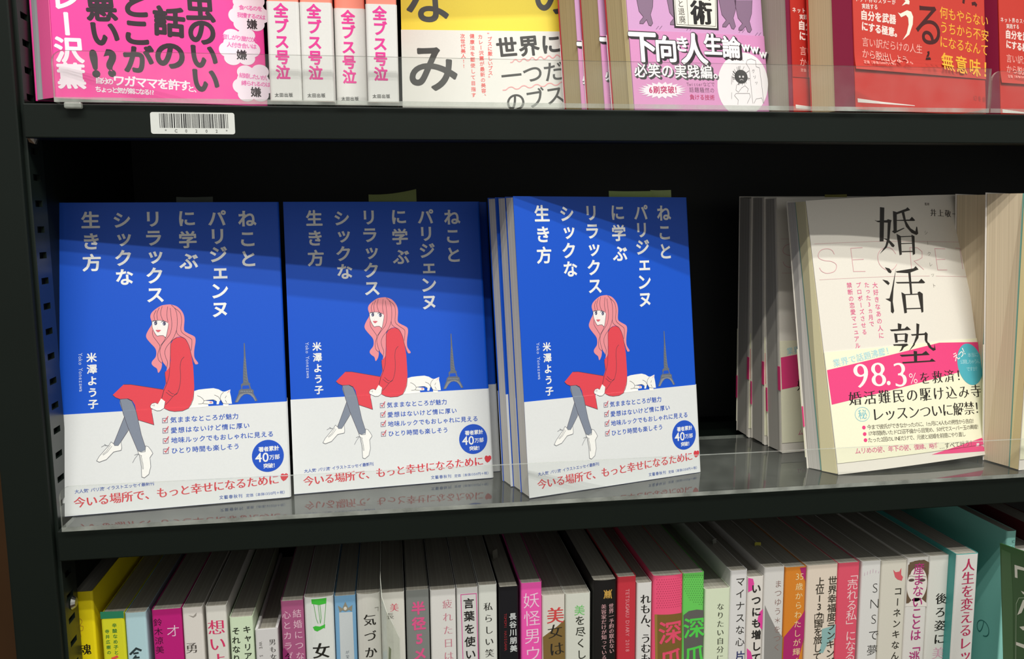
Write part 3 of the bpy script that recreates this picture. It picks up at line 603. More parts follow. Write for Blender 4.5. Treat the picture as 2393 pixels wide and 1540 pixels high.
 ('s','efa3a3',0.7,[74.81,41.62,76.27,41.79,77.77,43.47,79.24,43.64,80.65,42.31,82.12,42.48,83.62,44.16,85.09,44.34,86.51,43.0,87.98,43.17,89.49,44.86,90.95,45.03,92.38,43.69,93.85,43.87,95.36,45.55,96.83,45.73,98.26,44.39,99.73,44.56,101.25,46.25,102.72,46.43,104.15,45.09,105.62,45.26,107.14,46.95,108.62,47.13,110.05,45.79,111.53,45.96],2,1),
 ('s','efa3a3',0.7,[68.91,21.96,71.17,22.19,73.48,23.93,75.75,24.17,77.97,22.9,80.24,23.13,82.56,24.87,84.83,25.11,87.07,23.84,89.34,24.08,91.67,25.82,93.95,26.06,96.19,24.79,98.48,25.02,100.81,26.77,103.1,27.01,105.34,25.74,107.64,25.97,109.98,27.72,112.27,27.96,114.52,26.69,116.83,26.93,119.18,28.68,121.48,28.92,123.74,27.64,126.04,27.88],2,1),
 ('t','“ブスに厳しいブス”','v',60.91,61.48,60.75,30.58,3.4,'e8605c',0.02,0,1),
 ('t','カレー沢薫が最新の美容、','v',54.36,59.57,55.89,17.66,3.39,'e8605c',0.02,0,1),
 ('t','健康法を駆使して目指す','v',48.63,60.0,48.71,18.46,3.39,'e8605c',0.02,0,1),
 ('t','次世代美人!!','v',42.07,59.93,42.44,38.77,3.38,'e8605c',0.02,0,1),
 ('e','24221f',119.91,14.49,4.02,2.18,0,1,0),
],
'purple': [
 ('p','876c85',[6.8,75.84,19.9,76.59,18.76,67.98,16.69,62.9,17.97,57.62,16.49,55.63,14.88,56.06,13.54,59.56,10.87,56.81,8.27,56.84,8.55,58.26,11.4,61.23,8.44,64.63,7.72,69.54],1,0),
 ('s','4c3347',0.28,[6.8,75.84,7.72,69.54,8.44,64.63,11.4,61.23,8.55,58.26,8.27,56.84,10.87,56.81,13.54,59.56,14.88,56.06,16.49,55.63,17.97,57.62,16.69,62.9,18.76,67.98,19.9,76.59],2,0),
 ('s','4c3347',0.2,[20.02,53.65,22.27,55.88],2,0),
 ('s','4c3347',0.2,[22.5,53.75,24.77,56.14],2,0),
 ('p','876c85',[29.39,76.41,42.88,77.17,41.72,68.44,39.6,63.28,40.92,57.92,39.4,55.9,37.75,56.34,36.36,59.88,33.61,57.09,30.93,57.12,31.22,58.57,34.15,61.58,31.1,65.03,30.35,70.01],1,0),
 ('s','4c3347',0.28,[29.39,76.41,30.35,70.01,31.1,65.03,34.15,61.58,31.22,58.57,30.93,57.12,33.61,57.09,36.36,59.88,37.75,56.34,39.4,55.9,40.92,57.92,39.6,63.28,41.72,68.44,42.88,77.17],2,0),
 ('s','4c3347',0.2,[43.04,53.88,45.35,56.16],2,0),
 ('s','4c3347',0.2,[45.6,53.99,47.93,56.41],2,0),
 ('p','876c85',[69.57,77.2,83.78,77.98,82.57,69.02,80.35,63.73,81.75,58.23,80.15,56.16,78.42,56.61,76.95,60.24,74.06,57.38,71.24,57.41,71.54,58.9,74.62,61.99,71.4,65.52,70.6,70.63],1,0),
 ('s','4c3347',0.28,[69.57,77.2,70.6,70.63,71.4,65.52,74.62,61.99,71.54,58.9,71.24,57.41,74.06,57.38,76.95,60.24,78.42,56.61,80.15,56.16,81.75,58.23,80.35,63.73,82.57,69.02,83.78,77.98],2,0),
 ('s','4c3347',0.2,[83.99,54.09,86.43,56.42],2,0),
 ('s','4c3347',0.2,[86.69,54.2,89.14,56.69],2,0),
 ('p','876c85',[82.25,75.68,96.68,76.45,95.46,67.42,93.2,62.09,94.63,56.54,93.01,54.46,91.24,54.91,89.75,58.58,86.81,55.7,83.95,55.73,84.26,57.22,87.38,60.33,84.1,63.9,83.29,69.06],1,0),
 ('s','4c3347',0.28,[82.25,75.68,83.29,69.06,84.1,63.9,87.38,60.33,84.26,57.22,83.95,55.73,86.81,55.7,89.75,58.58,91.24,54.91,93.01,54.46,94.63,56.54,93.2,62.09,95.46,67.42,96.68,76.45],2,0),
 ('s','4c3347',0.2,[96.91,52.37,99.38,54.71],2,0),
 ('s','4c3347',0.2,[99.65,52.47,102.14,54.98],2,0),
 ('p','2a2426',[33.96,78.1,69.21,80.11,67.97,55.06,33.87,55.23],3,0),
 ('p','ece8dc',[34.96,78.16,68.07,80.05,66.68,56.33,34.98,56.43],4,0),
 ('s','2a2426',0.3,[35.64,78.2,35.74,57.47,65.72,57.47,67.19,80.0],5,0),
 ('s','2a2426',0.3,[44.96,78.73,44.6,57.28],5,0),
 ('t','技術','v',55.25,82.23,55.35,66.06,16.67,'1e1c1c',0.03,1,5),
 ('t','と退廃','v',39.85,71.23,40.23,60.78,5.17,'2a2426',0,0,5),
 ('t','下','h',10.22,41.39,10.22,41.39,21.33,'2f2a2e',0.06,0,3),
 ('t','下','h',9.69,41.87,9.69,41.87,21.32,'2f2a2e',0.06,0,2.5),
 ('t','下','h',9.16,42.35,9.16,42.35,21.31,'2f2a2e',0.06,0,2),
 ('t','下','h',8.83,42.33,8.83,42.33,21.3,'f2eef0',0.03,0,4),
 ('t','向','h',27.25,40.17,27.25,40.17,17.43,'2f2a2e',0.06,0,3),
 ('t','向','h',26.71,40.66,26.71,40.66,17.42,'2f2a2e',0.06,0,2.5),
 ('t','向','h',26.17,41.14,26.17,41.14,17.41,'2f2a2e',0.06,0,2),
 ('t','向','h',25.83,41.13,25.83,41.13,17.4,'f2eef0',0.03,0,4),
 ('t','き','h',39.73,43.84,39.73,43.84,10.97,'2f2a2e',0.06,0,3),
 ('t','き','h',39.18,44.33,39.18,44.33,10.97,'2f2a2e',0.06,0,2.5),
 ('t','き','h',38.63,44.82,38.63,44.82,10.96,'2f2a2e',0.06,0,2),
 ('t','き','h',38.29,44.8,38.29,44.8,10.96,'f2eef0',0.03,0,4),
 ('t','人','h',48.59,40.88,48.59,40.88,21.35,'2f2a2e',0.06,0,3),
 ('t','人','h',48.03,41.37,48.03,41.37,21.33,'2f2a2e',0.06,0,2.5),
 ('t','人','h',47.47,41.86,47.47,41.86,21.32,'2f2a2e',0.06,0,2),
 ('t','人','h',47.13,41.85,47.13,41.85,21.32,'f2eef0',0.03,0,4),
 ('t','生','h',63.39,44.3,63.39,44.3,14.83,'2f2a2e',0.06,0,3),
 ('t','生','h',62.82,44.8,62.82,44.8,14.82,'2f2a2e',0.06,0,2.5),
 ('t','生','h',62.26,45.29,62.26,45.29,14.81,'2f2a2e',0.06,0,2),
 ('t','生','h',61.91,45.28,61.91,45.28,14.81,'f2eef0',0.03,0,4),
 ('t','論','h',77.97,42.96,77.97,42.96,15.04,'2f2a2e',0.06,0,3),
 ('t','論','h',77.39,43.46,77.39,43.46,15.03,'2f2a2e',0.06,0,2.5),
 ('t','論','h',76.82,43.96,76.82,43.96,15.02,'2f2a2e',0.06,0,2),
 ('t','論','h',76.46,43.94,76.46,43.94,15.01,'f2eef0',0.03,0,4),
 ('t','w','h',89.7,44.1,89.7,44.1,9.04,'2f2a2e',0.06,0,3),
 ('t','w','h',89.11,44.6,89.11,44.6,9.03,'2f2a2e',0.06,0,2.5),
 ('t','w','h',88.52,45.1,88.52,45.1,9.03,'2f2a2e',0.06,0,2),
 ('t','w','h',88.16,45.09,88.16,45.09,9.02,'f2eef0',0.03,0,4),
 ('t','w','h',96.84,42.84,96.84,42.84,9.1,'2f2a2e',0.06,0,3),
 ('t','w','h',96.24,43.35,96.24,43.35,9.09,'2f2a2e',0.06,0,2.5),
 ('t','w','h',95.65,43.85,95.65,43.85,9.09,'2f2a2e',0.06,0,2),
 ('t','w','h',95.28,43.84,95.28,43.84,9.09,'f2eef0',0.03,0,4),
 ('t','w','h',103.6,39.68,103.6,39.68,8.33,'2f2a2e',0.06,0,3),
 ('t','w','h',103.0,40.19,103.0,40.19,8.32,'2f2a2e',0.06,0,2.5),
 ('t','w','h',102.4,40.69,102.4,40.69,8.32,'2f2a2e',0.06,0,2),
 ('t','w','h',102.04,40.68,102.04,40.68,8.31,'f2eef0',0.03,0,4),
 ('t','必笑の実践編。','h',7.13,26.04,66.67,26.15,9.54,'2f2a2e',0.05,0,3),
 ('t','必笑の実践編。','h',6.68,26.45,66.18,26.58,9.54,'2f2a2e',0.05,0,2.5),
 ('t','必笑の実践編。','h',6.23,26.87,65.69,27.01,9.53,'2f2a2e',0.05,0,2),
 ('t','必笑の実践編。','h',5.9,26.86,65.34,27.0,9.53,'f2eef0',0.02,0,4),
 ('p','f0e2ea',[39.47,14.64,34.02,13.99,38.58,13.07,32.85,12.89,36.23,11.61,30.7,11.91,32.64,10.38,27.76,11.13,28.1,9.47,24.26,10.62,23.0,8.97,20.5,10.4,17.76,8.9,16.79,10.51,12.8,9.27,13.42,10.93,8.52,10.04,10.66,11.61,5.25,11.16,8.73,12.52,3.23,12.53,7.77,13.56,2.63,14.03,7.87,14.67,3.49,15.57,9.0,15.76,5.74,17.0,11.09,16.73,9.21,18.23,13.98,17.51,13.64,19.15,17.42,18.03,18.67,19.68,21.16,18.26,23.92,19.79,24.9,18.17,28.94,19.45,28.32,17.77,33.34,18.69,31.14,17.09,36.73,17.57,33.13,16.18,38.84,16.18,34.12,15.11],2,0),
 ('t','6刷突破!','h',12.36,14.48,31.14,14.93,5.1,'c02468',0.03,0,3),
 ('t','Twitterなどで','h',40.49,18.65,59.86,19.01,3.17,'8a5478',-0.005,0,2),
 ('t','話題騒然の','h',43.17,15.14,59.09,14.96,3.65,'8a5478',0.0,0,2),
 ('t','負ける技術','h',43.19,10.33,58.69,10.25,3.81,'c02468',0.01,0,2),
 ('p','efe9ea',[104.48,19.63,103.91,16.13,102.82,12.72,101.22,9.48,99.18,6.5,96.73,3.86,93.95,1.63,90.92,-0.13,87.71,-1.39,84.4,-2.1,81.1,-2.26,77.88,-1.86,74.82,-0.92,72.0,0.54,69.49,2.47,67.36,4.83,65.65,7.55,64.41,10.56,63.67,13.79,63.44,17.15,63.72,20.57,64.52,23.96,65.82,27.23,67.57,30.3,69.75,33.09,72.28,35.53,75.12,37.56,78.2,39.13,81.43,40.19,84.73,40.71,88.01,40.68,91.2,40.09,94.21,38.95,96.96,37.3,99.37,35.16,101.38,32.61,102.93,29.7,103.98,26.51,104.5,23.12,104.48,19.63],1,0),
 ('e','2c292b',82.83,24.44,5.22,4.64,0,3,0),
 ('s','2c292b',0.22,[78.68,25.52,76.61,28.0],3,0),
 ('s','2c292b',0.22,[81.97,28.02,82.62,31.69],3,0),
 ('s','2c292b',0.22,[81.39,20.81,79.48,19.1],3,0),
 ('s','2c292b',0.22,[78.39,24.6,75.86,26.44],3,0),
 ('s','2c292b',0.22,[86.54,26.85,89.57,28.62],3,0),
 ('s','2c292b',0.22,[86.6,26.79,89.64,28.5],3,0),
 ('s','2c292b',0.22,[85.77,21.86,86.8,19.97],3,0),
 ('s','2c292b',0.22,[83.72,20.87,83.22,18.68],3,0),
 ('s','2c292b',0.22,[87.0,23.35,89.21,22.33],3,0),
 ('s','2c292b',0.22,[78.55,23.0,75.63,23.59],3,0),
 ('s','2c292b',0.22,[87.19,23.84,89.68,23.16],3,0),
 ('s','2c292b',0.22,[78.44,23.35,75.56,24.23],3,0),
 ('s','2c292b',0.22,[80.43,27.39,79.97,30.91],3,0),
 ('s','2c292b',0.22,[81.72,20.75,80.0,18.93],3,0),
 ('s','2c292b',0.22,[81.11,27.73,81.16,31.38],3,0),
 ('s','2c292b',0.22,[79.24,26.37,77.75,29.38],3,0),
 ('s','2c292b',0.22,[87.23,23.98,89.79,23.39],3,0),
 ('s','2c292b',0.22,[78.77,25.69,76.81,28.29],3,0),
 ('s','2c292b',0.22,[82.26,20.71,80.83,18.73],3,0),
 ('s','2c292b',0.22,[78.82,22.46,75.9,22.59],3,0),
 ('s','2c292b',0.22,[81.59,20.77,79.79,18.99],3,0),
 ('s','2c292b',0.22,[81.56,27.9,81.92,31.58],3,0),
 ('s','2c292b',0.22,[78.55,22.99,75.63,23.57],3,0),
 ('s','2c292b',0.22,[85.05,21.38,85.5,19.29],3,0),
 ('s','2c292b',0.22,[78.62,25.38,76.47,27.77],3,0),
 ('s','2c292b',0.22,[83.99,28.13,85.88,31.44],3,0),
 ('e','d8d4d4',81.67,24.42,0.72,0.75,0,4,0),
 ('e','d8d4d4',84.36,24.48,0.72,0.75,0,4,0),
 ('s','d8d4d4',0.3,[81.48,22.18,83.13,22.66,84.43,22.09],4,0),
 ('s','5d585a',0.22,[78.81,19.15,77.87,15.42,79.71,13.96,82.65,16.99,85.47,18.53,87.99,16.33,86.9,14.07],3,0),
 ('s','5d585a',0.22,[76.4,11.68,77.86,13.19,88.64,13.35,89.17,11.11,86.26,6.58],3,0),
 ('s','5d585a',0.22,[76.4,11.68,79.27,8.74,78.57,5.75],3,0),
 ('s','5d585a',0.22,[87.64,33.51,88.73,35.78,91.96,36.62,95.5,35.6,95.6,31.48,98.28,30.8,99.15,19.53,99.9,6.73],3,0),
 ('s','5d585a',0.22,[87.64,33.51,90.03,29.84,90.18,20.86,90.78,6.63],3,0),
 ('s','5d585a',0.22,[91.69,6.64,93.76,9.67,98.39,10.48,99.44,6.73],3,0),
 ('s','5d585a',0.22,[75.31,25.02,74.63,19.07],3,0),
 ('s','5d585a',0.22,[76.44,25.78,75.82,20.58],3,0),
 ('s','5d585a',0.22,[74.37,13.87,73.99,9.42],3,0),
 ('s','5d585a',0.22,[81.95,35.21,83.87,36.76,85.52,35.09],3,0),
 ('t','クソッ','v',93.08,28.42,94.68,20.57,2.81,'6a6266',0,0,3),
],
'red': [
 ('t','実践する','h',9.1,64.33,19.99,64.79,3.48,'f4dcd2',0.02,0,1),
 ('t','ネット界のスターが','h',2.95,68.37,36.33,69.31,3.49,'f4dcd2',0.02,0,1),
 ('t','自分を武器','h',9.15,58.83,34.85,58.37,6.35,'f4dcd2',0.04,0,1),
 ('t','にする極意。','h',9.53,51.91,39.32,49.98,6.04,'f4dcd2',0.04,0,1),
 ('t','言い訳だらけの人生','h',9.6,42.25,59.18,41.1,6.29,'f5b3a6',0.0,0,1),
 ('t','から脱出しよう。','h',9.28,34.9,50.37,32.51,6.27,'f5b3a6',0.0,0,1),
 ('t','定価（本体1300円＋税）','h',8.06,29.64,33.33,29.37,2.35,'f5b3a6',0.005,0,1),
 ('p','f4ead8',[43.18,73.31,47.85,73.38,51.21,71.21,50.81,69.04,47.68,69.12,43.77,67.57,47.44,70.87],1,0),
 ('p','f4ead8',[39.87,63.0,42.22,62.5,48.56,65.16,52.41,64.56,54.18,61.5,53.55,56.46,50.02,49.77,43.6,45.75,47.64,50.31,49.76,56.16,49.41,60.4,47.39,62.01,42.85,60.22],1,0),
 ('t','る','h',68.75,58.01,68.75,58.01,30.95,'4a1f20',0.006,0,1),
 ('s','4a1f20',2.2,[104.95,78.26,104.13,74.49],1,0),
 ('s','4a1f20',2.2,[112.84,74.89,115.98,75.54,117.89,74.07],1,0),
 ('t','何もやらない','h',84.12,66.44,125.74,64.67,8.47,'f2b23a',0.005,0,1),
 ('t','うちから不安','h',83.76,56.92,125.75,54.71,8.48,'f2b23a',0.005,0,1),
 ('t','になるなんて','h',83.4,47.38,125.05,44.99,8.49,'f2b23a',0.005,0,1),
 ('t','無意味！','h',86.22,34.06,128.48,31.24,12.81,'f2b23a',0.015,0,1),
 ('p','3a1818',[64.81,34.6,70.22,34.93,69.41,36.33,65.73,36.1],1,0),
 ('p','3a1818',[65.74,36.47,67.34,38.74,66.63,39.78,68.81,40.43,69.07,38.85,68.12,36.61],1,0),
 ('t','幻冬舎','h',62.69,29.99,72.74,29.91,2.84,'8a2a26',0.01,0,1),
 ('p','e9dfd8',[1.67,6.83,22.96,5.52,53.98,4.36,53.97,3.99,22.9,4.18,1.85,4.34],1,0),
 ('t','幻冬舎','h',114.51,11.62,123.87,11.09,3.96,'a52f28',0.01,0,1),
],
's_yellow': [
 ('s','c99a2a',0.35,[3.14,184.31,4.85,184.8,5.83,182.84,4.54,180.43,6.17,179.67,5.72,177.19,4.28,176.68,4.58,172.87],2,1),
 ('s','c99a2a',0.35,[2.17,182.5,2.34,179.35,3.86,178.6],2,1),
 ('t','魂','v',6.25,164.63,6.25,164.63,7.44,'2b2713',0.01,1,1),
 ('t','伝','v',1.1,164.82,1.1,164.82,4.46,'2b2713',0,1,1),
],
's_lime': [
 ('p','2f8a63',[-0.31,188.29,14.33,187.77,14.04,183.25,-0.34,183.64],1,0),
 ('t','辛酸なめ子と','v',7.7,178.83,7.73,161.05,2.87,'3f7d34',0.02,0,1),
 ('t','寺井広樹の','v',3.22,175.27,3.44,161.42,2.63,'3f7d34',0.02,0,1),
 ('s','e2574a',1.6,[4.69,157.16,6.13,157.48,8.48,158.56],2,0),
],
's_pale_blue': [
 ('s','2d3a3c',1.3,[1.51,158.96,5.46,162.71,8.51,161.05],2,0),
 ('s','2d3a3c',1.2,[3.54,159.43,6.71,159.79],2,0),
 ('s','2d3a3c',1.2,[5.18,158.13,3.94,156.64,7.09,156.68],2,0),
],
's_magenta': [
 ('t','鈴木涼美','v',3.39,178.8,3.58,160.63,5.32,'3c0f2c',0.0,0,1),
 ('t','オ','v',12.18,172.53,12.18,172.53,9.1,'e8cfdc',-0.01,0,1),
],
's_off_white': [
 ('p','9a948c',[3.72,181.98,6.57,181.11,8.73,183.5,8.32,181.3,6.52,180.16],1,0),
 ('t','勇','v',4.56,160.28,4.56,160.28,7.65,'4a443e',0,1,1),
],
's_omoi': [
 ('t','想いよ','v',6.08,172.78,6.24,150.63,10.77,'d63a68',0.0,1,1),
],
's_mint': [
 ('t','キャリア','v',10.41,169.73,10.35,151.98,5.21,'2c3326',0.02,0,1),
 ('t','それなり','v',3.7,169.25,3.17,150.84,5.2,'2c3326',0.02,0,1),
],
's_grey_white': [
 ('t','男も女','v',10.5,160.01,10.66,149.97,4.38,'45423f',0.0,1,1),
 ('t','WE S','r',3.18,159.32,3.29,151.27,2.87,'6a6663',0,0,1),
],
's_mauve': [
 ('t','結婚につな','v',9.92,177.98,10.74,149.24,5.81,'e2bccb',0.0,0,1),
 ('t','心とカラダ','v',3.3,177.54,3.71,149.55,5.68,'e2bccb',0.0,0,1),
 ('p','8a2a62',[1.05,155.55,4.2,150.72,4.0,145.86,-0.45,146.25,0.18,154.72],1,0),
],
's_skirt': [
 ('p','43bb3c',[4.67,187.31,14.13,187.62,13.89,183.9,9.39,183.34,4.84,184.29],1,0),
 ('s','58a851',0.3,[6.06,184.2,7.37,174.14,8.38,171.03],2,0),
 ('s','58a851',0.3,[8.84,183.56,9.58,173.36,9.77,170.92],2,0),
 ('s','58a851',0.3,[9.95,183.48,10.47,174.5,9.77,170.92],2,0),
 ('s','58a851',0.3,[13.61,183.92,12.73,174.93,11.97,169.53],2,0),
 ('p','43bb3c',[4.92,168.58,6.63,169.36,9.42,168.83,11.41,169.58,12.72,170.08,12.45,167.06,11.91,167.71,9.33,166.41,7.62,165.63,5.96,166.38],1,0),
 ('t','女','v',9.66,152.36,9.66,152.36,11.14,'25241f',0.015,1,1),
],
's_blue_crown': [
 ('p','c9cfd0',[2.8,176.53,11.27,176.29,11.5,142.27,2.69,143.05],1,0),
 ('p','8f8a78',[3.25,176.61,2.28,181.23,5.03,179.2,6.98,183.59,8.7,179.22,11.42,181.13,10.88,176.62,9.23,177.97,6.93,176.93,4.99,177.99],2,0),
 ('e','d9d5c8',6.83,179.06,1.02,1.21,0,3,0),
 ('t','が教','v',7.16,149.12,7.17,146.04,2.48,'6f7780',0,1,2),
],
's_kizu': [
 ('t','気づか','v',7.97,170.75,8.18,148.62,8.17,'2b2924',0.008,1,1),
 ('s','8a887f',0.3,[11.33,178.53,13.62,178.66,13.43,175.93],2,0),
],
's_divided': [
 ('t','美','v',8.61,177.26,8.61,177.26,5.92,'d95a6c',0,1,1),
 ('t','長','v',5.88,171.66,5.88,171.66,4.74,'5a584e',0,1,1),
 ('p','6a7350',[4.47,150.85,5.86,148.87,5.35,140.23,3.9,140.36],1,0),
],
's_grey_pink': [
 ('t','半径5メ','v',7.96,175.63,8.25,143.87,9.29,'dd5a8c',0.035,0,1),
],
's_tired': [
 ('t','疲れた日は','v',11.16,177.06,11.52,140.98,6.77,'c9808e',-0.008,1,1),
],
's_framed': [
 ('s','d84f9a',0.45,[3.59,136.07,2.84,182.73,12.97,182.84,13.82,135.17],2,0),
 ('t','言葉を使い','v',7.92,176.42,8.6,140.8,7.41,'23211f',0.02,0,1),
],
's_smile': [
 ('t','私らしい笑','v',6.19,173.14,6.89,140.51,6.23,'2c2b27',0.0,1,1),
],
's_black_red': [
 ('t','長谷川朋美','v',9.07,165.0,9.5,142.48,5.05,'c9cccb',0.03,0,1),
 ('t','TOMOMI HASEGAWA','r',4.17,166.64,4.19,142.11,2.46,'8e2a30',0.01,0,1),
],
's_hot_pink': [
 ('t','妖怪男ウ','v',7.01,175.29,8.04,137.67,11.61,'f2d0e2',-0.005,0,1),
],
's_gold_wedge': [
 ('p','7d6538',[15.33,160.0,10.32,155.65,0.44,148.85,0.81,131.31,16.76,129.91],1,0),
 ('t','美','v',8.99,163.53,8.99,163.53,12.09,'d24848',0.01,1,2),
 ('t','女は','v',8.79,152.29,9.82,139.79,10.61,'2a2722',0.0,1,2),
],
's_green_bi': [
 ('t','美','v',9.61,165.85,9.61,165.85,7.79,'6fc66a',0.0,0,1),
 ('t','を尽くし','v',9.94,158.53,10.99,134.17,7.22,'33352c',0.01,0,1),
],
's_black_gold': [
 ('t','世界一予約の取れない','v',12.33,167.66,13.01,135.47,3.79,'c79a9c',0.01,1,1),
 ('t','美容家だけが知っている','v',7.06,167.75,7.6,131.55,3.66,'c79a9c',0.01,1,1),
 ('s','c29a4a',0.7,[7.11,179.33,8.04,177.81,7.75,174.99,7.15,173.45],2,0),
 ('s','c29a4a',0.7,[12.67,179.37,11.75,177.85,12.09,174.66,12.53,173.04],2,0),
 ('s','c29a4a',0.7,[8.77,179.46,8.69,173.65],2,0),
 ('s','c29a4a',0.7,[11.0,179.3,11.04,173.47],2,0),
 ('s','c29a4a',0.7,[7.44,176.4,12.38,176.22],2,0),
 ('s','c29a4a',0.7,[9.58,178.65,9.29,176.14,9.93,173.68,10.65,176.04,10.2,178.6],2,0),
],
's_diary': [
 ('t','TETSUGAKU DIARY 2018','r',6.9,177.27,7.35,134.31,3.67,'e0949a',0.0,0,1),
],
's_lemon': [
 ('t','れもん、うむも','v',5.96,170.28,6.96,127.65,7.53,'23211f',0.01,1,1),
],
's_pink_gold': [
 ('p','7c6130',[1.34,158.89,21.33,158.48,22.01,122.75,2.29,124.49],1,0),
 ('p','9a7b3c',[1.34,158.89,3.04,159.02,3.82,124.35,2.29,124.49],2,0),
 ('e','b8385a',2.55,183.73,0.28,0.32,0,1,0),
 ('e','b8385a',4.18,183.74,0.28,0.32,0,1,0),
 ('e','b8385a',5.82,183.75,0.28,0.32,0,1,0),
 ('e','b8385a',7.45,183.76,0.28,0.32,0,1,0),
 ('e','b8385a',9.09,183.77,0.28,0.32,0,1,0),
 ('e','b8385a',10.73,183.78,0.28,0.32,0,1,0),
 ('e','b8385a',12.37,183.79,0.29,0.32,0,1,0),
 ('e','b8385a',14.01,183.8,0.29,0.32,0,1,0),
 ('e','b8385a',15.65,183.81,0.29,0.32,0,1,0),
 ('e','b8385a',17.29,183.82,0.29,0.32,0,1,0),
 ('e','b8385a',18.94,183.83,0.29,0.32,0,1,0),
 ('e','b8385a',3.39,182.02,0.28,0.32,0,1,0),
 ('e','b8385a',5.02,182.02,0.28,0.32,0,1,0),
 ('e','b8385a',6.66,182.03,0.28,0.32,0,1,0),
 ('e','b8385a',8.3,182.04,0.28,0.32,0,1,0),
 ('e','b8385a',9.94,182.05,0.28,0.32,0,1,0),
 ('e','b8385a',11.58,182.06,0.29,0.32,0,1,0),
 ('e','b8385a',13.22,182.07,0.29,0.32,0,1,0),
 ('e','b8385a',14.86,182.08,0.29,0.32,0,1,0),
 ('e','b8385a',16.5,182.09,0.29,0.32,0,1,0),
 ('e','b8385a',18.15,182.1,0.29,0.32,0,1,0),
 ('e','b8385a',19.8,182.1,0.29,0.32,0,1,0),
 ('e','b8385a',2.6,180.42,0.28,0.32,0,1,0),
 ('e','b8385a',4.23,180.43,0.28,0.32,0,1,0),
 ('e','b8385a',5.87,180.43,0.28,0.32,0,1,0),
 ('e','b8385a',7.5,180.44,0.28,0.32,0,1,0),
 ('e','b8385a',9.14,180.45,0.28,0.32,0,1,0),
 ('e','b8385a',10.78,180.46,0.29,0.32,0,1,0),
 ('e','b8385a',12.42,180.47,0.29,0.32,0,1,0),
 ('e','b8385a',14.07,180.48,0.29,0.32,0,1,0),
 ('e','b8385a',15.71,180.48,0.29,0.32,0,1,0),
 ('e','b8385a',17.36,180.49,0.29,0.32,0,1,0),
 ('e','b8385a',19.0,180.5,0.29,0.32,0,1,0),
 ('e','b8385a',3.44,178.7,0.28,0.32,0,1,0),
 ('e','b8385a',5.08,178.71,0.28,0.32,0,1,0),
 ('e','b8385a',6.71,178.72,0.28,0.32,0,1,0),
 ('e','b8385a',8.35,178.72,0.28,0.32,0,1,0),
 ('e','b8385a',9.99,178.73,0.29,0.32,0,1,0),
 ('e','b8385a',11.63,178.74,0.29,0.32,0,1,0),
 ('e','b8385a',13.27,178.75,0.29,0.32,0,1,0),
 ('e','b8385a',14.92,178.75,0.29,0.32,0,1,0),
 ('e','b8385a',16.56,178.76,0.29,0.32,0,1,0),
 ('e','b8385a',18.21,178.77,0.29,0.32,0,1,0),
 ('e','b8385a',19.86,178.78,0.29,0.32,0,1,0),
 ('e','b8385a',2.65,177.1,0.28,0.32,0,1,0),
 ('e','b8385a',4.28,177.11,0.28,0.32,0,1,0),
 ('e','b8385a',5.92,177.12,0.28,0.32,0,1,0),
 ('e','b8385a',7.56,177.12,0.28,0.32,0,1,0),
 ('e','b8385a',9.2,177.13,0.29,0.32,0,1,0),
 ('e','b8385a',10.84,177.14,0.29,0.32,0,1,0),
 ('e','b8385a',12.48,177.14,0.29,0.32,0,1,0),
 ('e','b8385a',14.12,177.15,0.29,0.32,0,1,0),
 ('e','b8385a',15.77,177.16,0.29,0.32,0,1,0),
 ('e','b8385a',17.42,177.16,0.29,0.32,0,1,0),
 ('e','b8385a',19.06,177.17,0.29,0.32,0,1,0),
 ('e','b8385a',3.49,175.38,0.28,0.32,0,1,0),
 ('e','b8385a',5.13,175.39,0.28,0.32,0,1,0),
 ('e','b8385a',6.77,175.39,0.28,0.32,0,1,0),
 ('e','b8385a',8.41,175.4,0.29,0.32,0,1,0),
 ('e','b8385a',10.05,175.41,0.29,0.32,0,1,0),
 ('e','b8385a',11.69,175.41,0.29,0.32,0,1,0),
 ('e','b8385a',13.33,175.42,0.29,0.32,0,1,0),
 ('e','b8385a',14.98,175.42,0.29,0.32,0,1,0),
 ('e','b8385a',16.62,175.43,0.29,0.32,0,1,0),
 ('e','b8385a',18.27,175.44,0.29,0.32,0,1,0),
 ('e','b8385a',19.92,175.44,0.29,0.32,0,1,0),
 ('e','b8385a',2.7,173.78,0.28,0.32,0,1,0),
 ('e','b8385a',4.33,173.79,0.28,0.32,0,1,0),
 ('e','b8385a',5.97,173.79,0.28,0.32,0,1,0),
 ('e','b8385a',7.61,173.8,0.29,0.32,0,1,0),
 ('e','b8385a',9.25,173.8,0.29,0.32,0,1,0),
 ('e','b8385a',10.89,173.81,0.29,0.32,0,1,0),
 ('e','b8385a',12.54,173.81,0.29,0.32,0,1,0),
 ('e','b8385a',14.18,173.82,0.29,0.32,0,1,0),
 ('e','b8385a',15.83,173.82,0.29,0.32,0,1,0),
 ('e','b8385a',17.48,173.83,0.29,0.32,0,1,0),
 ('e','b8385a',19.13,173.84,0.29,0.32,0,1,0),
 ('e','b8385a',3.54,172.06,0.28,0.32,0,1,0),
 ('e','b8385a',5.18,172.06,0.28,0.32,0,1,0),
 ('e','b8385a',6.82,172.07,0.29,0.32,0,1,0),
 ('e','b8385a',8.46,172.07,0.29,0.32,0,1,0),
 ('e','b8385a',10.1,172.08,0.29,0.32,0,1,0),
 ('e','b8385a',11.75,172.08,0.29,0.32,0,1,0),
 ('e','b8385a',13.39,172.08,0.29,0.32,0,1,0),
 ('e','b8385a',15.04,172.09,0.29,0.32,0,1,0),
 ('e','b8385a',16.68,172.09,0.29,0.32,0,1,0),
 ('e','b8385a',18.33,172.1,0.29,0.32,0,1,0),
 ('e','b8385a',19.98,172.1,0.29,0.32,0,1,0),
 ('e','b8385a',2.75,170.45,0.28,0.32,0,1,0),
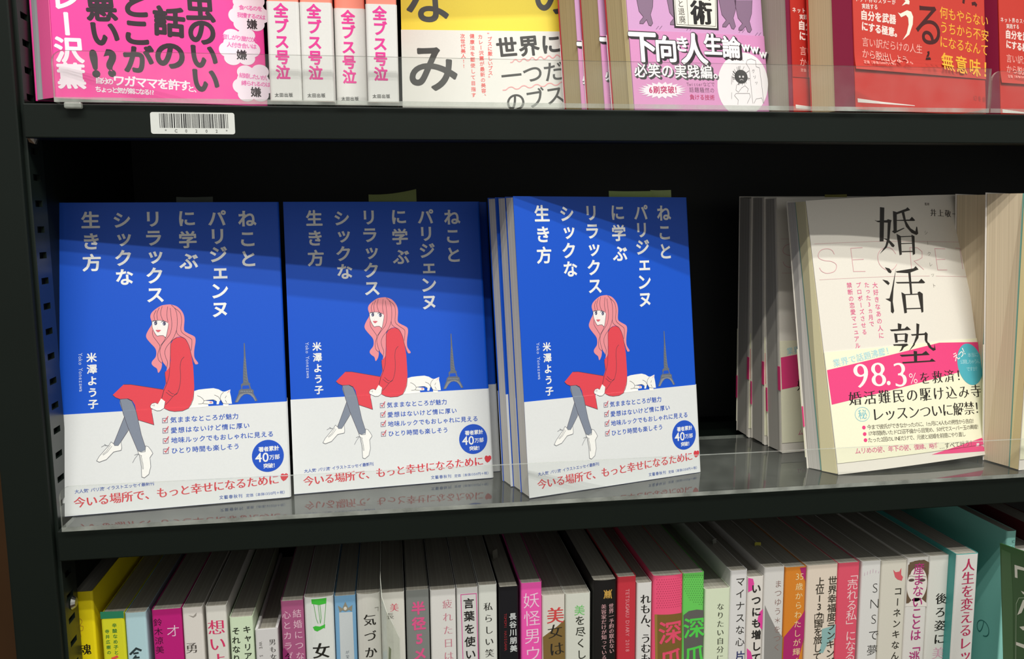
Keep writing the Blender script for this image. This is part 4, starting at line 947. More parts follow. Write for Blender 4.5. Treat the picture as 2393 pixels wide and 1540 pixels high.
 ('e','b8385a',4.38,170.46,0.28,0.32,0,1,0),
 ('e','b8385a',6.02,170.46,0.29,0.32,0,1,0),
 ('e','b8385a',7.66,170.47,0.29,0.32,0,1,0),
 ('e','b8385a',9.31,170.47,0.29,0.32,0,1,0),
 ('e','b8385a',10.95,170.47,0.29,0.32,0,1,0),
 ('e','b8385a',12.6,170.48,0.29,0.32,0,1,0),
 ('e','b8385a',14.24,170.48,0.29,0.32,0,1,0),
 ('e','b8385a',15.89,170.49,0.29,0.32,0,1,0),
 ('e','b8385a',17.54,170.49,0.29,0.32,0,1,0),
 ('e','b8385a',19.19,170.5,0.29,0.32,0,1,0),
 ('e','b8385a',3.59,168.73,0.28,0.32,0,1,0),
 ('e','b8385a',5.23,168.73,0.29,0.32,0,1,0),
 ('e','b8385a',6.87,168.73,0.29,0.32,0,1,0),
 ('e','b8385a',8.51,168.74,0.29,0.32,0,1,0),
 ('e','b8385a',10.16,168.74,0.29,0.32,0,1,0),
 ('e','b8385a',11.8,168.74,0.29,0.32,0,1,0),
 ('e','b8385a',13.45,168.75,0.29,0.32,0,1,0),
 ('e','b8385a',15.1,168.75,0.29,0.32,0,1,0),
 ('e','b8385a',16.75,168.75,0.29,0.32,0,1,0),
 ('e','b8385a',18.4,168.76,0.29,0.32,0,1,0),
 ('e','b8385a',20.05,168.76,0.29,0.32,0,1,0),
 ('e','b8385a',2.8,167.12,0.28,0.32,0,1,0),
 ('e','b8385a',4.44,167.12,0.29,0.32,0,1,0),
 ('e','b8385a',6.08,167.13,0.29,0.32,0,1,0),
 ('e','b8385a',7.72,167.13,0.29,0.32,0,1,0),
 ('e','b8385a',9.36,167.13,0.29,0.32,0,1,0),
 ('e','b8385a',11.01,167.14,0.29,0.32,0,1,0),
 ('e','b8385a',12.65,167.14,0.29,0.32,0,1,0),
 ('e','b8385a',14.3,167.14,0.29,0.32,0,1,0),
 ('e','b8385a',15.95,167.14,0.29,0.32,0,1,0),
 ('e','b8385a',17.6,167.15,0.29,0.32,0,1,0),
 ('e','b8385a',19.25,167.15,0.29,0.32,0,1,0),
 ('e','b8385a',3.64,165.39,0.29,0.32,0,1,0),
 ('e','b8385a',5.28,165.39,0.29,0.32,0,1,0),
 ('e','b8385a',6.92,165.39,0.29,0.32,0,1,0),
 ('e','b8385a',8.57,165.4,0.29,0.32,0,1,0),
 ('e','b8385a',10.21,165.4,0.29,0.32,0,1,0),
 ('e','b8385a',11.86,165.4,0.29,0.32,0,1,0),
 ('e','b8385a',13.51,165.4,0.29,0.32,0,1,0),
 ('e','b8385a',15.16,165.41,0.29,0.32,0,1,0),
 ('e','b8385a',16.81,165.41,0.29,0.32,0,1,0),
 ('e','b8385a',18.46,165.41,0.29,0.32,0,1,0),
 ('e','b8385a',20.11,165.41,0.29,0.32,0,1,0),
 ('e','b8385a',2.85,163.78,0.29,0.32,0,1,0),
 ('e','b8385a',4.49,163.79,0.29,0.32,0,1,0),
 ('e','b8385a',6.13,163.79,0.29,0.32,0,1,0),
 ('e','b8385a',7.77,163.79,0.29,0.32,0,1,0),
 ('e','b8385a',9.42,163.79,0.29,0.32,0,1,0),
 ('e','b8385a',11.06,163.79,0.29,0.32,0,1,0),
 ('e','b8385a',12.71,163.79,0.29,0.32,0,1,0),
 ('e','b8385a',14.36,163.79,0.29,0.32,0,1,0),
 ('e','b8385a',16.01,163.8,0.29,0.32,0,1,0),
 ('e','b8385a',17.66,163.8,0.29,0.32,0,1,0),
 ('e','b8385a',19.31,163.8,0.29,0.32,0,1,0),
 ('t','深爪','v',12.51,145.6,13.11,125.5,17.42,'e3526e',0.02,0,3),
],
's_green_grey': [
 ('p','62605c',[0.86,156.61,4.51,159.23,10.26,159.89,15.41,159.03,15.94,121.42,1.71,122.67],1,0),
 ('e','4a8a45',1.14,185.17,0.29,0.32,0,1,0),
 ('e','4a8a45',2.72,185.06,0.29,0.32,0,1,0),
 ('e','4a8a45',4.31,184.95,0.29,0.32,0,1,0),
 ('e','4a8a45',5.9,184.83,0.29,0.32,0,1,0),
 ('e','4a8a45',7.49,184.72,0.29,0.32,0,1,0),
 ('e','4a8a45',9.09,184.61,0.29,0.32,0,1,0),
 ('e','4a8a45',10.68,184.49,0.29,0.32,0,1,0),
 ('e','4a8a45',12.28,184.38,0.29,0.32,0,1,0),
 ('e','4a8a45',13.88,184.27,0.29,0.32,0,1,0),
 ('e','4a8a45',1.93,183.52,0.29,0.32,0,1,0),
 ('e','4a8a45',3.52,183.41,0.29,0.32,0,1,0),
 ('e','4a8a45',5.11,183.29,0.29,0.32,0,1,0),
 ('e','4a8a45',6.7,183.18,0.29,0.32,0,1,0),
 ('e','4a8a45',8.29,183.06,0.29,0.32,0,1,0),
 ('e','4a8a45',9.89,182.95,0.29,0.32,0,1,0),
 ('e','4a8a45',11.48,182.84,0.29,0.32,0,1,0),
 ('e','4a8a45',13.08,182.72,0.29,0.32,0,1,0),
 ('e','4a8a45',14.68,182.61,0.29,0.32,0,1,0),
 ('e','4a8a45',1.2,181.98,0.29,0.32,0,1,0),
 ('e','4a8a45',2.79,181.86,0.29,0.32,0,1,0),
 ('e','4a8a45',4.38,181.75,0.29,0.32,0,1,0),
 ('e','4a8a45',5.97,181.63,0.29,0.32,0,1,0),
 ('e','4a8a45',7.56,181.52,0.29,0.32,0,1,0),
 ('e','4a8a45',9.16,181.4,0.29,0.32,0,1,0),
 ('e','4a8a45',10.75,181.29,0.29,0.32,0,1,0),
 ('e','4a8a45',12.35,181.17,0.29,0.32,0,1,0),
 ('e','4a8a45',13.95,181.06,0.29,0.32,0,1,0),
 ('e','4a8a45',1.99,180.32,0.29,0.32,0,1,0),
 ('e','4a8a45',3.58,180.2,0.29,0.32,0,1,0),
 ('e','4a8a45',5.17,180.09,0.29,0.32,0,1,0),
 ('e','4a8a45',6.77,179.97,0.29,0.32,0,1,0),
 ('e','4a8a45',8.36,179.86,0.29,0.32,0,1,0),
 ('e','4a8a45',9.96,179.74,0.29,0.32,0,1,0),
 ('e','4a8a45',11.55,179.63,0.29,0.32,0,1,0),
 ('e','4a8a45',13.15,179.51,0.29,0.32,0,1,0),
 ('e','4a8a45',14.75,179.39,0.29,0.32,0,1,0),
 ('e','4a8a45',1.26,178.77,0.29,0.32,0,1,0),
 ('e','4a8a45',2.85,178.66,0.29,0.32,0,1,0),
 ('e','4a8a45',4.44,178.54,0.29,0.32,0,1,0),
 ('e','4a8a45',6.04,178.42,0.29,0.32,0,1,0),
 ('e','4a8a45',7.63,178.31,0.29,0.32,0,1,0),
 ('e','4a8a45',9.23,178.19,0.29,0.32,0,1,0),
 ('e','4a8a45',10.82,178.08,0.29,0.32,0,1,0),
 ('e','4a8a45',12.42,177.96,0.29,0.32,0,1,0),
 ('e','4a8a45',14.02,177.84,0.29,0.32,0,1,0),
 ('e','4a8a45',2.06,177.11,0.29,0.32,0,1,0),
 ('e','4a8a45',3.65,177.0,0.29,0.32,0,1,0),
 ('e','4a8a45',5.24,176.88,0.29,0.32,0,1,0),
 ('e','4a8a45',6.83,176.76,0.29,0.32,0,1,0),
 ('e','4a8a45',8.43,176.65,0.29,0.32,0,1,0),
 ('e','4a8a45',10.03,176.53,0.29,0.32,0,1,0),
 ('e','4a8a45',11.62,176.41,0.29,0.32,0,1,0),
 ('e','4a8a45',13.22,176.29,0.29,0.32,0,1,0),
 ('e','4a8a45',14.83,176.18,0.29,0.32,0,1,0),
 ('e','4a8a45',1.32,175.57,0.29,0.32,0,1,0),
 ('e','4a8a45',2.91,175.45,0.29,0.32,0,1,0),
 ('e','4a8a45',4.51,175.33,0.29,0.32,0,1,0),
 ('e','4a8a45',6.1,175.21,0.29,0.32,0,1,0),
 ('e','4a8a45',7.7,175.1,0.29,0.32,0,1,0),
 ('e','4a8a45',9.29,174.98,0.29,0.32,0,1,0),
 ('e','4a8a45',10.89,174.86,0.29,0.32,0,1,0),
 ('e','4a8a45',12.49,174.74,0.29,0.32,0,1,0),
 ('e','4a8a45',14.09,174.62,0.29,0.32,0,1,0),
 ('e','4a8a45',2.12,173.9,0.29,0.32,0,1,0),
 ('e','4a8a45',3.71,173.79,0.29,0.32,0,1,0),
 ('e','4a8a45',5.31,173.67,0.29,0.32,0,1,0),
 ('e','4a8a45',6.9,173.55,0.29,0.32,0,1,0),
 ('e','4a8a45',8.5,173.43,0.29,0.32,0,1,0),
 ('e','4a8a45',10.1,173.31,0.29,0.32,0,1,0),
 ('e','4a8a45',11.7,173.19,0.29,0.32,0,1,0),
 ('e','4a8a45',13.3,173.07,0.29,0.32,0,1,0),
 ('e','4a8a45',14.9,172.96,0.29,0.32,0,1,0),
 ('e','4a8a45',2.98,172.24,0.29,0.32,0,1,0),
 ('e','4a8a45',4.57,172.12,0.29,0.32,0,1,0),
 ('e','4a8a45',6.17,172.0,0.29,0.32,0,1,0),
 ('e','4a8a45',7.76,171.88,0.29,0.32,0,1,0),
 ('e','4a8a45',9.36,171.76,0.29,0.32,0,1,0),
 ('e','4a8a45',10.96,171.64,0.29,0.32,0,1,0),
 ('e','4a8a45',12.56,171.52,0.29,0.32,0,1,0),
 ('e','4a8a45',14.17,171.4,0.29,0.32,0,1,0),
 ('e','4a8a45',3.78,170.57,0.29,0.32,0,1,0),
 ('e','4a8a45',5.37,170.45,0.29,0.32,0,1,0),
 ('e','4a8a45',6.97,170.33,0.29,0.32,0,1,0),
 ('e','4a8a45',8.57,170.21,0.29,0.32,0,1,0),
 ('e','4a8a45',10.16,170.09,0.29,0.32,0,1,0),
 ('e','4a8a45',11.77,169.97,0.29,0.32,0,1,0),
 ('e','4a8a45',13.37,169.85,0.29,0.32,0,1,0),
 ('e','4a8a45',14.97,169.73,0.29,0.32,0,1,0),
 ('e','4a8a45',4.64,168.9,0.29,0.32,0,1,0),
 ('e','4a8a45',6.23,168.78,0.29,0.32,0,1,0),
 ('e','4a8a45',7.83,168.66,0.29,0.32,0,1,0),
 ('e','4a8a45',9.43,168.53,0.29,0.32,0,1,0),
 ('e','4a8a45',11.03,168.41,0.29,0.32,0,1,0),
 ('e','4a8a45',12.63,168.29,0.29,0.32,0,1,0),
 ('e','4a8a45',14.24,168.17,0.29,0.32,0,1,0),
 ('e','4a8a45',5.44,167.23,0.29,0.32,0,1,0),
 ('e','4a8a45',7.03,167.11,0.29,0.32,0,1,0),
 ('e','4a8a45',8.63,166.98,0.29,0.32,0,1,0),
 ('e','4a8a45',10.23,166.86,0.29,0.32,0,1,0),
 ('e','4a8a45',11.84,166.74,0.29,0.32,0,1,0),
 ('e','4a8a45',13.44,166.62,0.29,0.32,0,1,0),
 ('e','4a8a45',15.04,166.5,0.29,0.32,0,1,0),
 ('e','4a8a45',7.9,165.43,0.29,0.32,0,1,0),
 ('e','4a8a45',9.5,165.31,0.29,0.32,0,1,0),
 ('e','4a8a45',11.1,165.18,0.29,0.32,0,1,0),
 ('e','4a8a45',12.71,165.06,0.29,0.32,0,1,0),
 ('e','4a8a45',14.31,164.94,0.29,0.32,0,1,0),
 ('e','4a8a45',11.91,163.51,0.29,0.32,0,1,0),
 ('e','4a8a45',13.51,163.38,0.29,0.32,0,1,0),
 ('e','4a8a45',15.12,163.26,0.29,0.32,0,1,0),
 ('t','深爪','v',8.61,146.91,9.17,126.61,15.57,'55cf50',0.02,0,2),
],
's_pale_green': [
 ('t','なりたい自分に','v',11.32,160.7,11.95,123.01,5.48,'3a3d30',0.0,1,1),
],
's_minus': [
 ('t','マイナスな心','v',7.13,177.8,8.01,133.8,7.05,'35332f',0.005,0,1),
 ('t','片','v',8.5,123.39,8.5,123.39,7.59,'33386a',0.02,0,1),
],
's_dots': [
 ('p','e0489c',[0.12,179.98,3.72,179.07,4.61,175.45,3.64,170.97,0.43,169.59],1,0),
 ('p','e0489c',[11.93,156.97,9.07,154.25,7.91,149.42,9.07,144.07,12.13,140.86],1,0),
 ('p','e0489c',[0.68,128.6,3.72,125.69,5.6,118.23,1.1,118.62],1,0),
 ('t','いつにも増して','v',6.22,171.95,7.82,121.02,7.23,'2c2a28',0.03,0,2),
],
's_grey_slash': [
 ('p','8c8a86',[1.08,159.18,4.49,151.71,9.43,142.09,15.01,134.34,15.99,116.27,1.66,117.53],1,0),
 ('t','まつゆう＊をつく','v',10.43,174.15,10.94,127.38,5.81,'8f6b63',-0.01,0,2),
],
's_orange': [
 ('p','b02c6c',[10.55,184.71,15.13,184.82,15.01,174.75,12.24,179.34],1,0),
 ('p','b02c6c',[15.83,154.11,12.7,148.44,4.13,138.76,0.56,134.6,0.46,116.72,11.72,115.73,15.56,132.61],1,0),
 ('t','35','h',8.94,178.41,12.13,178.32,6.77,'f0d9a0',-0.01,0,2),
 ('t','歳からわたしが輝く','v',10.56,171.05,10.22,115.87,5.81,'f0d9a0',0.0,0,2),
],
's_cream_world': [
 ('t','世界幸福度ランキング','v',19.26,173.65,19.76,112.86,6.91,'403a30',0.015,0,2),
 ('t','上位13ヵ国を旅して','v',9.99,173.59,10.0,117.86,6.73,'403a30',0.015,0,2),
 ('s','403a30',0.4,[6.82,149.26,13.43,149.04,13.69,143.0,7.07,143.16,6.82,149.26],2,0),
 ('p','8fb5b2',[12.76,138.23,17.99,139.29,23.2,141.11,22.91,130.66,17.07,125.9,14.29,120.12,11.25,120.38,12.52,126.28],1,0),
],
's_coral': [
 ('t','「売れる私」になる','v',10.94,177.37,11.73,116.07,8.45,'f3d2d2',0.0,0,2),
],
's_sns': [
 ('t','SNS','v',10.9,165.88,11.03,142.56,10.23,'35332f',-0.02,0,1),
 ('t','で夢','v',11.42,130.48,10.86,119.02,8.57,'35332f',-0.005,0,1),
 ('s','c9a5bb',0.3,[2.27,175.4,2.38,177.76],2,0),
 ('s','c9a5bb',0.3,[4.37,175.99,4.47,178.49],2,0),
 ('s','c9a5bb',0.3,[6.46,176.58,6.56,179.23],2,0),
 ('s','c9a5bb',0.3,[8.56,177.17,8.65,179.97],2,0),
 ('s','c9a5bb',0.3,[10.71,176.87,10.83,178.93],2,0),
 ('s','c9a5bb',0.3,[12.85,176.57,13.01,177.89],2,0),
],
's_cat': [
 ('p','d8606a',[8.8,178.33,10.78,176.37,13.58,176.63,15.03,179.25,15.12,174.25,16.64,172.32,15.85,169.65,12.5,170.8,10.51,172.76],1,0),
 ('t','コーネンキなん','v',13.45,162.07,13.6,113.39,6.56,'3a372f',0.015,0,1),
],
's_face': [
 ('p','6d5845',[0.58,181.15,5.14,183.74,12.66,184.13,16.59,181.86,16.03,152.12,0.54,152.38],1,0),
 ('e','e6dfd6',8.07,166.03,7.83,12.85,0,2,0),
 ('p','6d5845',[2.0,172.86,4.47,179.06,13.01,178.47,16.67,172.73,16.59,181.86,8.88,184.21,1.42,182.91],3,0),
 ('p','e6dfd6',[6.29,156.08,11.53,155.68,16.56,151.16,17.66,148.76,0.0,150.13,2.25,152.25],2,0),
 ('e','5a4a44',3.61,169.56,2.28,1.1,0,3,0),
 ('s','6d5845',0.3,[0.62,172.23,3.42,172.76,6.31,171.83],3,0),
 ('e','5a4a44',12.16,168.94,2.29,1.1,0,3,0),
 ('s','6d5845',0.3,[9.16,171.62,11.97,172.15,14.87,171.21],3,0),
 ('t','産まないことは「逃','v',9.07,177.83,9.2,111.31,8.93,'b2357a',0.01,0,4),
],
's_ushiro': [
 ('t','後ろ姿に','v',10.75,154.01,11.06,123.3,8.72,'2b2924',0.012,1,1),
 ('t','美','v',10.96,112.52,10.96,112.52,9.56,'d9a3b8',0,1,1),
],
's_teal_white': [
 ('t','人生を変えるレッ','v',9.48,181.69,10.89,113.18,10.14,'b8345a',0.008,1,1),
],
's_teal': [
 ('t','ビジ','v',5.25,193.24,5.56,189.17,2.47,'2c5a56',0.01,0,1),
],
'sign': [
 ('p','3f6a3c',[0.58,200.16,9.22,200.73,13.62,174.32,18.31,129.8,9.14,124.81],1,0),
 ('s','a9bfa2',0.35,[31.46,179.66,19.31,173.68,17.44,168.83,20.56,131.03],2,0),
 ('p','dfe2d2',[13.42,194.37,21.89,195.94,22.09,193.89,16.14,192.42,16.98,186.53,14.59,185.99],2,0),
 ('p','dfe2d2',[20.63,179.32,26.05,180.0,26.21,178.3,22.59,178.06],2,0),
 ('p','dfe2d2',[22.98,173.95,27.24,177.0,22.48,164.73,19.06,161.63],2,0),
 ('p','dfe2d2',[21.6,154.54,28.1,158.52,28.33,156.12,24.91,153.68],2,0),
 ('p','dfe2d2',[19.26,142.79,30.24,145.64,30.5,142.91,19.45,140.69],2,0),
],
}
# ------------------------------------------------------------------ the setting and the bookcase
GREEN = paint('dark_green_enamel', '0f1611', rough=.5, spec=.22)
BLACK = paint('black_enamel', '232423', rough=.6, spec=.4)
m = MB(); m.box((-3, -3, -.86), (4, 3, -.84), paint('brown_floor', '3a2716', rough=.7, spec=.1, scale=40)); fl = m.build('floor'); fl['kind'] = 'structure'

m = MB(); m.box((-3, .216, -.84), (4, .236, 2.0), paint('brown_wall_panel', '46301d', rough=.7, spec=.1, scale=60)); wl = m.build('wall_back'); wl['kind'] = 'structure'

case = thing('bookcase', 'dark green steel bookcase holding the shelves of books', 'bookcase', pose(0, 0, 0))
XL, XR, YB = .0742, .985, .205
m = MB(); m.box((.049, 0, -.84), (XL, .012, .80), GREEN); m.box((.049, .012, -.84), (.0735, YB + .008, .80), GREEN); m.build('side_post', case, bevel=.0012)
m = MB(); m.box((XR, 0, -.84), (XR + .025, YB + .008, .80), GREEN); m.build('side_post', case, bevel=.0012)
m = MB(); m.box((.0735, YB, -.84), (XR, YB + .006, .80), BLACK); m.build('back_panel', case)
# slotted upright for the shelf hooks, on the inside of the left post
m = MB(); X0, X1 = .0742, .0762; ya, yb, h0, h1 = .0045, .0245, .0085, .0182; P = .01445; z = -.80
SLOT = paint('glossy_green_enamel', '18201b', rough=.33, spec=.5)
m.box((X0, ya, -.84), (X1, h0, .80), SLOT); m.box((X0, h1, -.84), (X1, yb, .80), SLOT)
z0 = .172 - P * 68
while z0 < .78:
    m.box((X0, h0, z0 + .0018), (X1, h1, z0 + P - .0018), SLOT); z0 += P
m.build('slotted_upright', case)
m = MB(); n = 14
ring = [(.0766, .0155 + .0042 * math.cos(2 * math.pi * i / n), -.0503 + .0042 * math.sin(2 * math.pi * i / n)) for i in range(n)]
cap = [(.0786, .0155 + .0026 * math.cos(2 * math.pi * i / n), -.0503 + .0026 * math.sin(2 * math.pi * i / n)) for i in range(n)]
m.add(ring + cap, [[i, (i + 1) % n, n + (i + 1) % n, n + i] for i in range(n)] + [list(range(n, 2 * n))], paint('zinc', 'c9c9c2', rough=.3, metal=1))
m.build('screw', case)
def shelf(z, lip=.0184):
    m = MB(); xa = .0768
    m.box((xa, 0, z - lip), (XR, .0014, z), GREEN); m.box((xa, .0014, z - .0014), (XR, YB, z), GREEN); m.box((xa, .0014, z - lip), (XR, .014, z - lip + .0014), GREEN)
    return m.build('shelf_board', case, bevel=.0007)
shelf(.48); top_board = shelf(.2398); shelf(0); shelf(-.2522)
m = MB()
m.add([(.0772, .004, .2195), (.0800, .0045, .2185), (.0812, .006, .2225), (.0795, .0015, .2285), (.0772, .001, .2290), (.0765, .002, .2235)], [(0, 1, 2, 3, 4, 5)], paint('zinc', 'c9c9c2'))
m.add([(.0772, .006, .2195), (.0800, .0065, .2185), (.0812, .008, .2225), (.0795, .0035, .2285), (.0772, .003, .2290), (.0765, .004, .2235)], [(5, 4, 3, 2, 1, 0)], paint('zinc', 'c9c9c2'))
m.build('shelf_hook', top_board)
# inventory label on the lip of the upper shelf
m = MB(); lx0, lx1, lz0, lz1 = .1420, .1867, .2240, .2357
pts = []
for cx, cz, a0 in ((lx1 - .0012, lz1 - .0012, 0), (lx0 + .0012, lz1 - .0012, 90), (lx0 + .0012, lz0 + .0012, 180), (lx1 - .0012, lz0 + .0012, 270)): pts += arc(cx, cz, .0012, a0, a0 + 90, 3)
nP = len(pts); m.add([(x, -.0002, z) for x, z in pts] + [(x, 0, z) for x, z in pts], [list(range(nP))[::-1]] + [[i, (i + 1) % nP, nP + (i + 1) % nP, nP + i] for i in range(nP)], paper('dadcd6'))
rnd = random.Random(202); x = .0048; bars = []
code = '010010100110100110101010011011010100110110110101001101101001010110'  # narrow / wide bar rhythm
while x < .0412:
    w = rnd.choice([.00028, .00028, .0006]); bars.append(('p', '1c1c1c', [x * 1000, 3.3, (x + w) * 1000, 3.3, (x + w) * 1000, 11, x * 1000, 11], 1, 0)); x += w + rnd.choice([.00032, .00032, .0006])
bars.append(('t', '*C0202*', 'r', 7.8, 1.7, 40.2, 1.7, 2.3, '3a3a38', 0, 0, 1))
mm = MB(); print_art(mm, bars, -.0002); m.v += []; off = len(m.v)
for f, mi in zip(mm.f, mm.m): m.f.append([off + i for i in f]); m.m.append(m.mi(mm.mats[mi]))
m.v += [(a + lx0, b, c + lz0) for a, b, c in mm.v]
m.build('barcode_label', top_board)

# clear trays lying on the boards, each with a low front lip
CLEAR = acrylic('clear_acrylic', .035, tint=(.985, .99, .985)); FLOORP = acrylic('clear_acrylic_floor', .04, gloss=1.7, rough=.045); EDGE = acrylic('acrylic_edge', .55, gloss=1.5, rough=.15, col='b9bdb4')
def tray(xa, xb, z, depth, lh, label, rc=.006, foot=None):
    t = thing('acrylic_tray', label, 'shelf tray', pose(0, 0, 0), 'clear trays on the shelves')
    m = MB(); m.add([(xa, -.0028, z + .003), (xb, -.0028, z + .003), (xb, depth, z + .003), (xa, depth, z + .003)], [(0, 1, 2, 3)], FLOORP)
    m.add([(xa, -.0028, z + .0004), (xb, -.0028, z + .0004), (xb, depth, z + .0004), (xa, depth, z + .0004)], [(3, 2, 1, 0)], CLEAR)
    m.add([(xa, -.0028, z + .0004), (xb, -.0028, z + .0004), (xb, -.0028, z + .003), (xa, -.0028, z + .003), (xa, depth, z + .0004), (xb, depth, z + .0004), (xb, depth, z + .003), (xa, depth, z + .003)], [(0, 1, 2, 3), (1, 5, 6, 2), (5, 4, 7, 6), (4, 0, 3, 7)], EDGE)
    m.build('tray_floor', t)
    m = MB(); out = [(xb, z + .003), (xb, z + lh)] + arc(xa + rc, z + lh - rc, rc, 90, 180, 5) + [(xa, z + .003)]
    n = len(out)
    m.add([(x, -.0028, q) for x, q in out], [list(range(n))], CLEAR); m.add([(x, -.0008, q) for x, q in out], [list(range(n))[::-1]], CLEAR)
    m.add([(x, -.0028, q) for x, q in out] + [(x, -.0008, q) for x, q in out], [[i, n + i, n + i + 1, i + 1] for i in range(n - 1)], EDGE)
    m.build('front_lip', t)
    if foot:
        m = MB(); m.box((foot - .0045, -.004, z - .003), (foot + .0045, -.0006, z + .0003), EDGE); m.build('foot', t, bevel=.0008)
    return t
tray(.0940, .6470, .2398, .13, .0274, 'long clear acrylic tray under the books on the upper shelf', foot=.1035)
tray(.6480, .972, .2398, .13, .0262, 'clear acrylic tray at the right end of the upper shelf, under the last red book')
tray(.0806, .972, 0, .1278, .0268, 'clear acrylic tray on the middle shelf, mirroring the blue books')

# ------------------------------------------------------------------ books standing face out
def facing(name, label, cat, group, mw, w, h, t, cover, art, pagecol, lean=0, band=None, bandart=None, su=None, bend=0, flap=None, endp=None, spine=None, cover_edge=None, curl=0, back=None, bandback=None, marks=None):
    """paperback seen from the front: fore-edge on the left, spine on the right.
    band = (v0, v1, colour); flap = (depth, colour) folded-in front flap; endp = (depth, colour)"""
    tl = math.tan(lean)
    def fn(u, d, v):
        b = 0
        if bend: s = (u / w - .42) / .58 if u > .42 * w else (u / w - .42) / .42; b = -bend * (1 - s * s) * max(0, 1 - max(0, d) / t)
        k = su(v / h) if su else 0
        return (u + k * d, d + b, v + max(d, 0) * tl)
    root = thing(name, label, cat, mw, group)
    th = .0004; r = .0016; nb = 12 if bend else 1
    prof = [(w * i / nb, 0) for i in range(nb)] + arc(w - r, r, r, -90, 0, 3) + arc(w - r, t - r, r, 0, 90, 3) + [(0, t)]
    cuts = [((w * i / 12, 0, 0), (1, 0, 0)) for i in range(1, 12)] if bend else None
    m = MB(); shell(m, prof, 0, h, th, paper(cover), split=(nb + 6) if back else None, mat2=paper(back) if back else None)
    bv0, bv1 = (band[0] * 1000, band[1] * 1000) if band else (0, 0)
    print_art(m, art, 0, cuts, keep=(lambda v: not (band and bv0 <= v <= bv1)))
    m.build('cover', root, fn)
    g = th + .0003; d0 = g
    if flap:
        m = MB(); m.box((-.0002, g, .0004), (w - .004, flap[0], h - .0006), paper(flap[1], rough=.5)); m.build('cover_flap', root, fn); d0 = flap[0]
    if endp:
        m = MB(); m.box((.0003, d0, .0006), (w - .004, d0 + endp[0], h - .0008), paper(endp[1], rough=.6)); m.build('endpaper', root, fn); d0 += endp[0]
    m = MB(); m.box((.0005, d0, .0005), (w - .003, t - g, h - .0008), pages(pagecol, 'y')); m.build('page_block', root, fn)
    if band:
        v0, v1, bc = band; o = .0004
        m = MB(); pr = [(-.0002 if i == 0 else a, b) for i, (a, b) in enumerate(prof)]; pr[-1] = (-.0002, t)
        nvv = 30 if curl else 1
        shell(m, pr, v0, v1, .0002, paper(bc), out=o, nv=nvv, split=(nb + 6) if bandback else None, mat2=paper(bandback) if bandback else None)
        for (q0, q1, e0, e1, ec) in marks or []:                    # colour of the cover wrapping round the fore-edge fold
            m.box((-.0008, e0, q0), (-.0003, e1, q1), paper(ec))
        print_art(m, art if bandart is None else bandart, -o, cuts, keep=(lambda v: bv0 <= v <= bv1), vmax=bv1, vmin=bv0)
        if curl:
            def fnb(u, d, v):
                q = max(0, (v0 + .012 - v) / .012); s = math.exp(-((u / w - .42) / .28) ** 2)
                x, y, z = fn(u, d, v); return (x, y - (curl * q * q * s if d < .001 else 0), z)
            m.build('paper_band', root, fnb)
        else: m.build('paper_band', root, fn)
    return root
def offs(x, y, z, yaw, lean, roll, du, dd): 
    return pose(x + math.cos(yaw) * du - math.sin(yaw) * dd, y + math.sin(yaw) * du + math.cos(yaw) * dd, z, yaw, lean, roll)
FL = .0033
# the blue picture book: six copies
BLUE = 'facing blue books with a girl and a cat on the cover'
b1 = (.0754, .0148, FL, .1046, .192, -.0014); b2 = (.2064, .0342, FL, .104, .1829, .0007); b3 = (.3525, .0018, FL, .2747, .1186, .0019)
TB = .0128
blue = facing('book', 'blue picture-cover book standing leftmost on the middle shelf', 'book', BLUE, pose(*b1), .130, .188, TB, '0450c6', ART['blue'], 'd9d6cb', lean=.19, band=(.0002, .0602, 'dcdedd'))
dup(blue, pose(*b2), 'second blue picture-cover book from the left, its dull green slip sticking up', BLUE)
facing('book', 'blue book hidden behind the second blue one, a dark strip showing at its right', 'book', BLUE, offs(*b2, .0082, .0135), .130, .188, TB, '0450c6', [], 'd9d6cb', lean=.19, band=(.0002, .0602, 'dcdedd'))
b3b = facing('book', 'brightest blue picture-cover book, in front of the thick stack with page edges showing', 'book', BLUE, pose(*b3), .130, .188, TB, '0450c6', ART['blue'], 'd9d6cb', lean=.1186, band=(.0002, .0602, 'dcdedd'))
dup(b3b, offs(*b3, .0004, .0130), 'blue book in the middle of the stack of three, pages showing between two others', BLUE)
dup(b3b, offs(*b3, -.0010, .0262), 'rearmost blue book of the stack of three, its narrow blue edge showing at left', BLUE)

# the cream marriage book: seven copies
CREAM = 'cream books with a pink slanted stripe'
bd = (.5661, .0149, FL, .1124, .2114, -.0345); TC = .0195
cream = facing('book', 'cream book with pink stripe and big black title, tilted in front of its stack', 'book', CREAM, pose(*bd), .127, .188, TC, 'e4ded2', ART['cream'], 'c9c4bc', lean=.2114, band=(.0075, .0828, 'efeccf'),
               su=lambda q: -.55 * (1 - q) - .12 * q, bend=.0034, flap=(.0100, 'ddd3a8'), endp=(.0012, '6fa596'), marks=[(.0290, .0430, .0185, .0192, 'e8447f')])
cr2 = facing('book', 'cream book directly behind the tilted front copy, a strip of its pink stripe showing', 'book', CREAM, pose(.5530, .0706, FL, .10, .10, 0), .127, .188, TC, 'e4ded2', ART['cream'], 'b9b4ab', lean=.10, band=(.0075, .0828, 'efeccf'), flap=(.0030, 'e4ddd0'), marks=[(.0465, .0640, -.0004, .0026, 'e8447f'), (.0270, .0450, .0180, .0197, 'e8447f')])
for (x, y, ln, lab) in [(.5500, .0940, .06, 'third cream copy in the left stack, seen as grey page edges and a pink-and-white strip'), (.5474, .1170, .03, 'rearmost cream copy in the left stack, furthest left sliver of grey page edges')]:
    dup(cr2, pose(x, y, FL, .09, ln, 0), lab, CREAM)
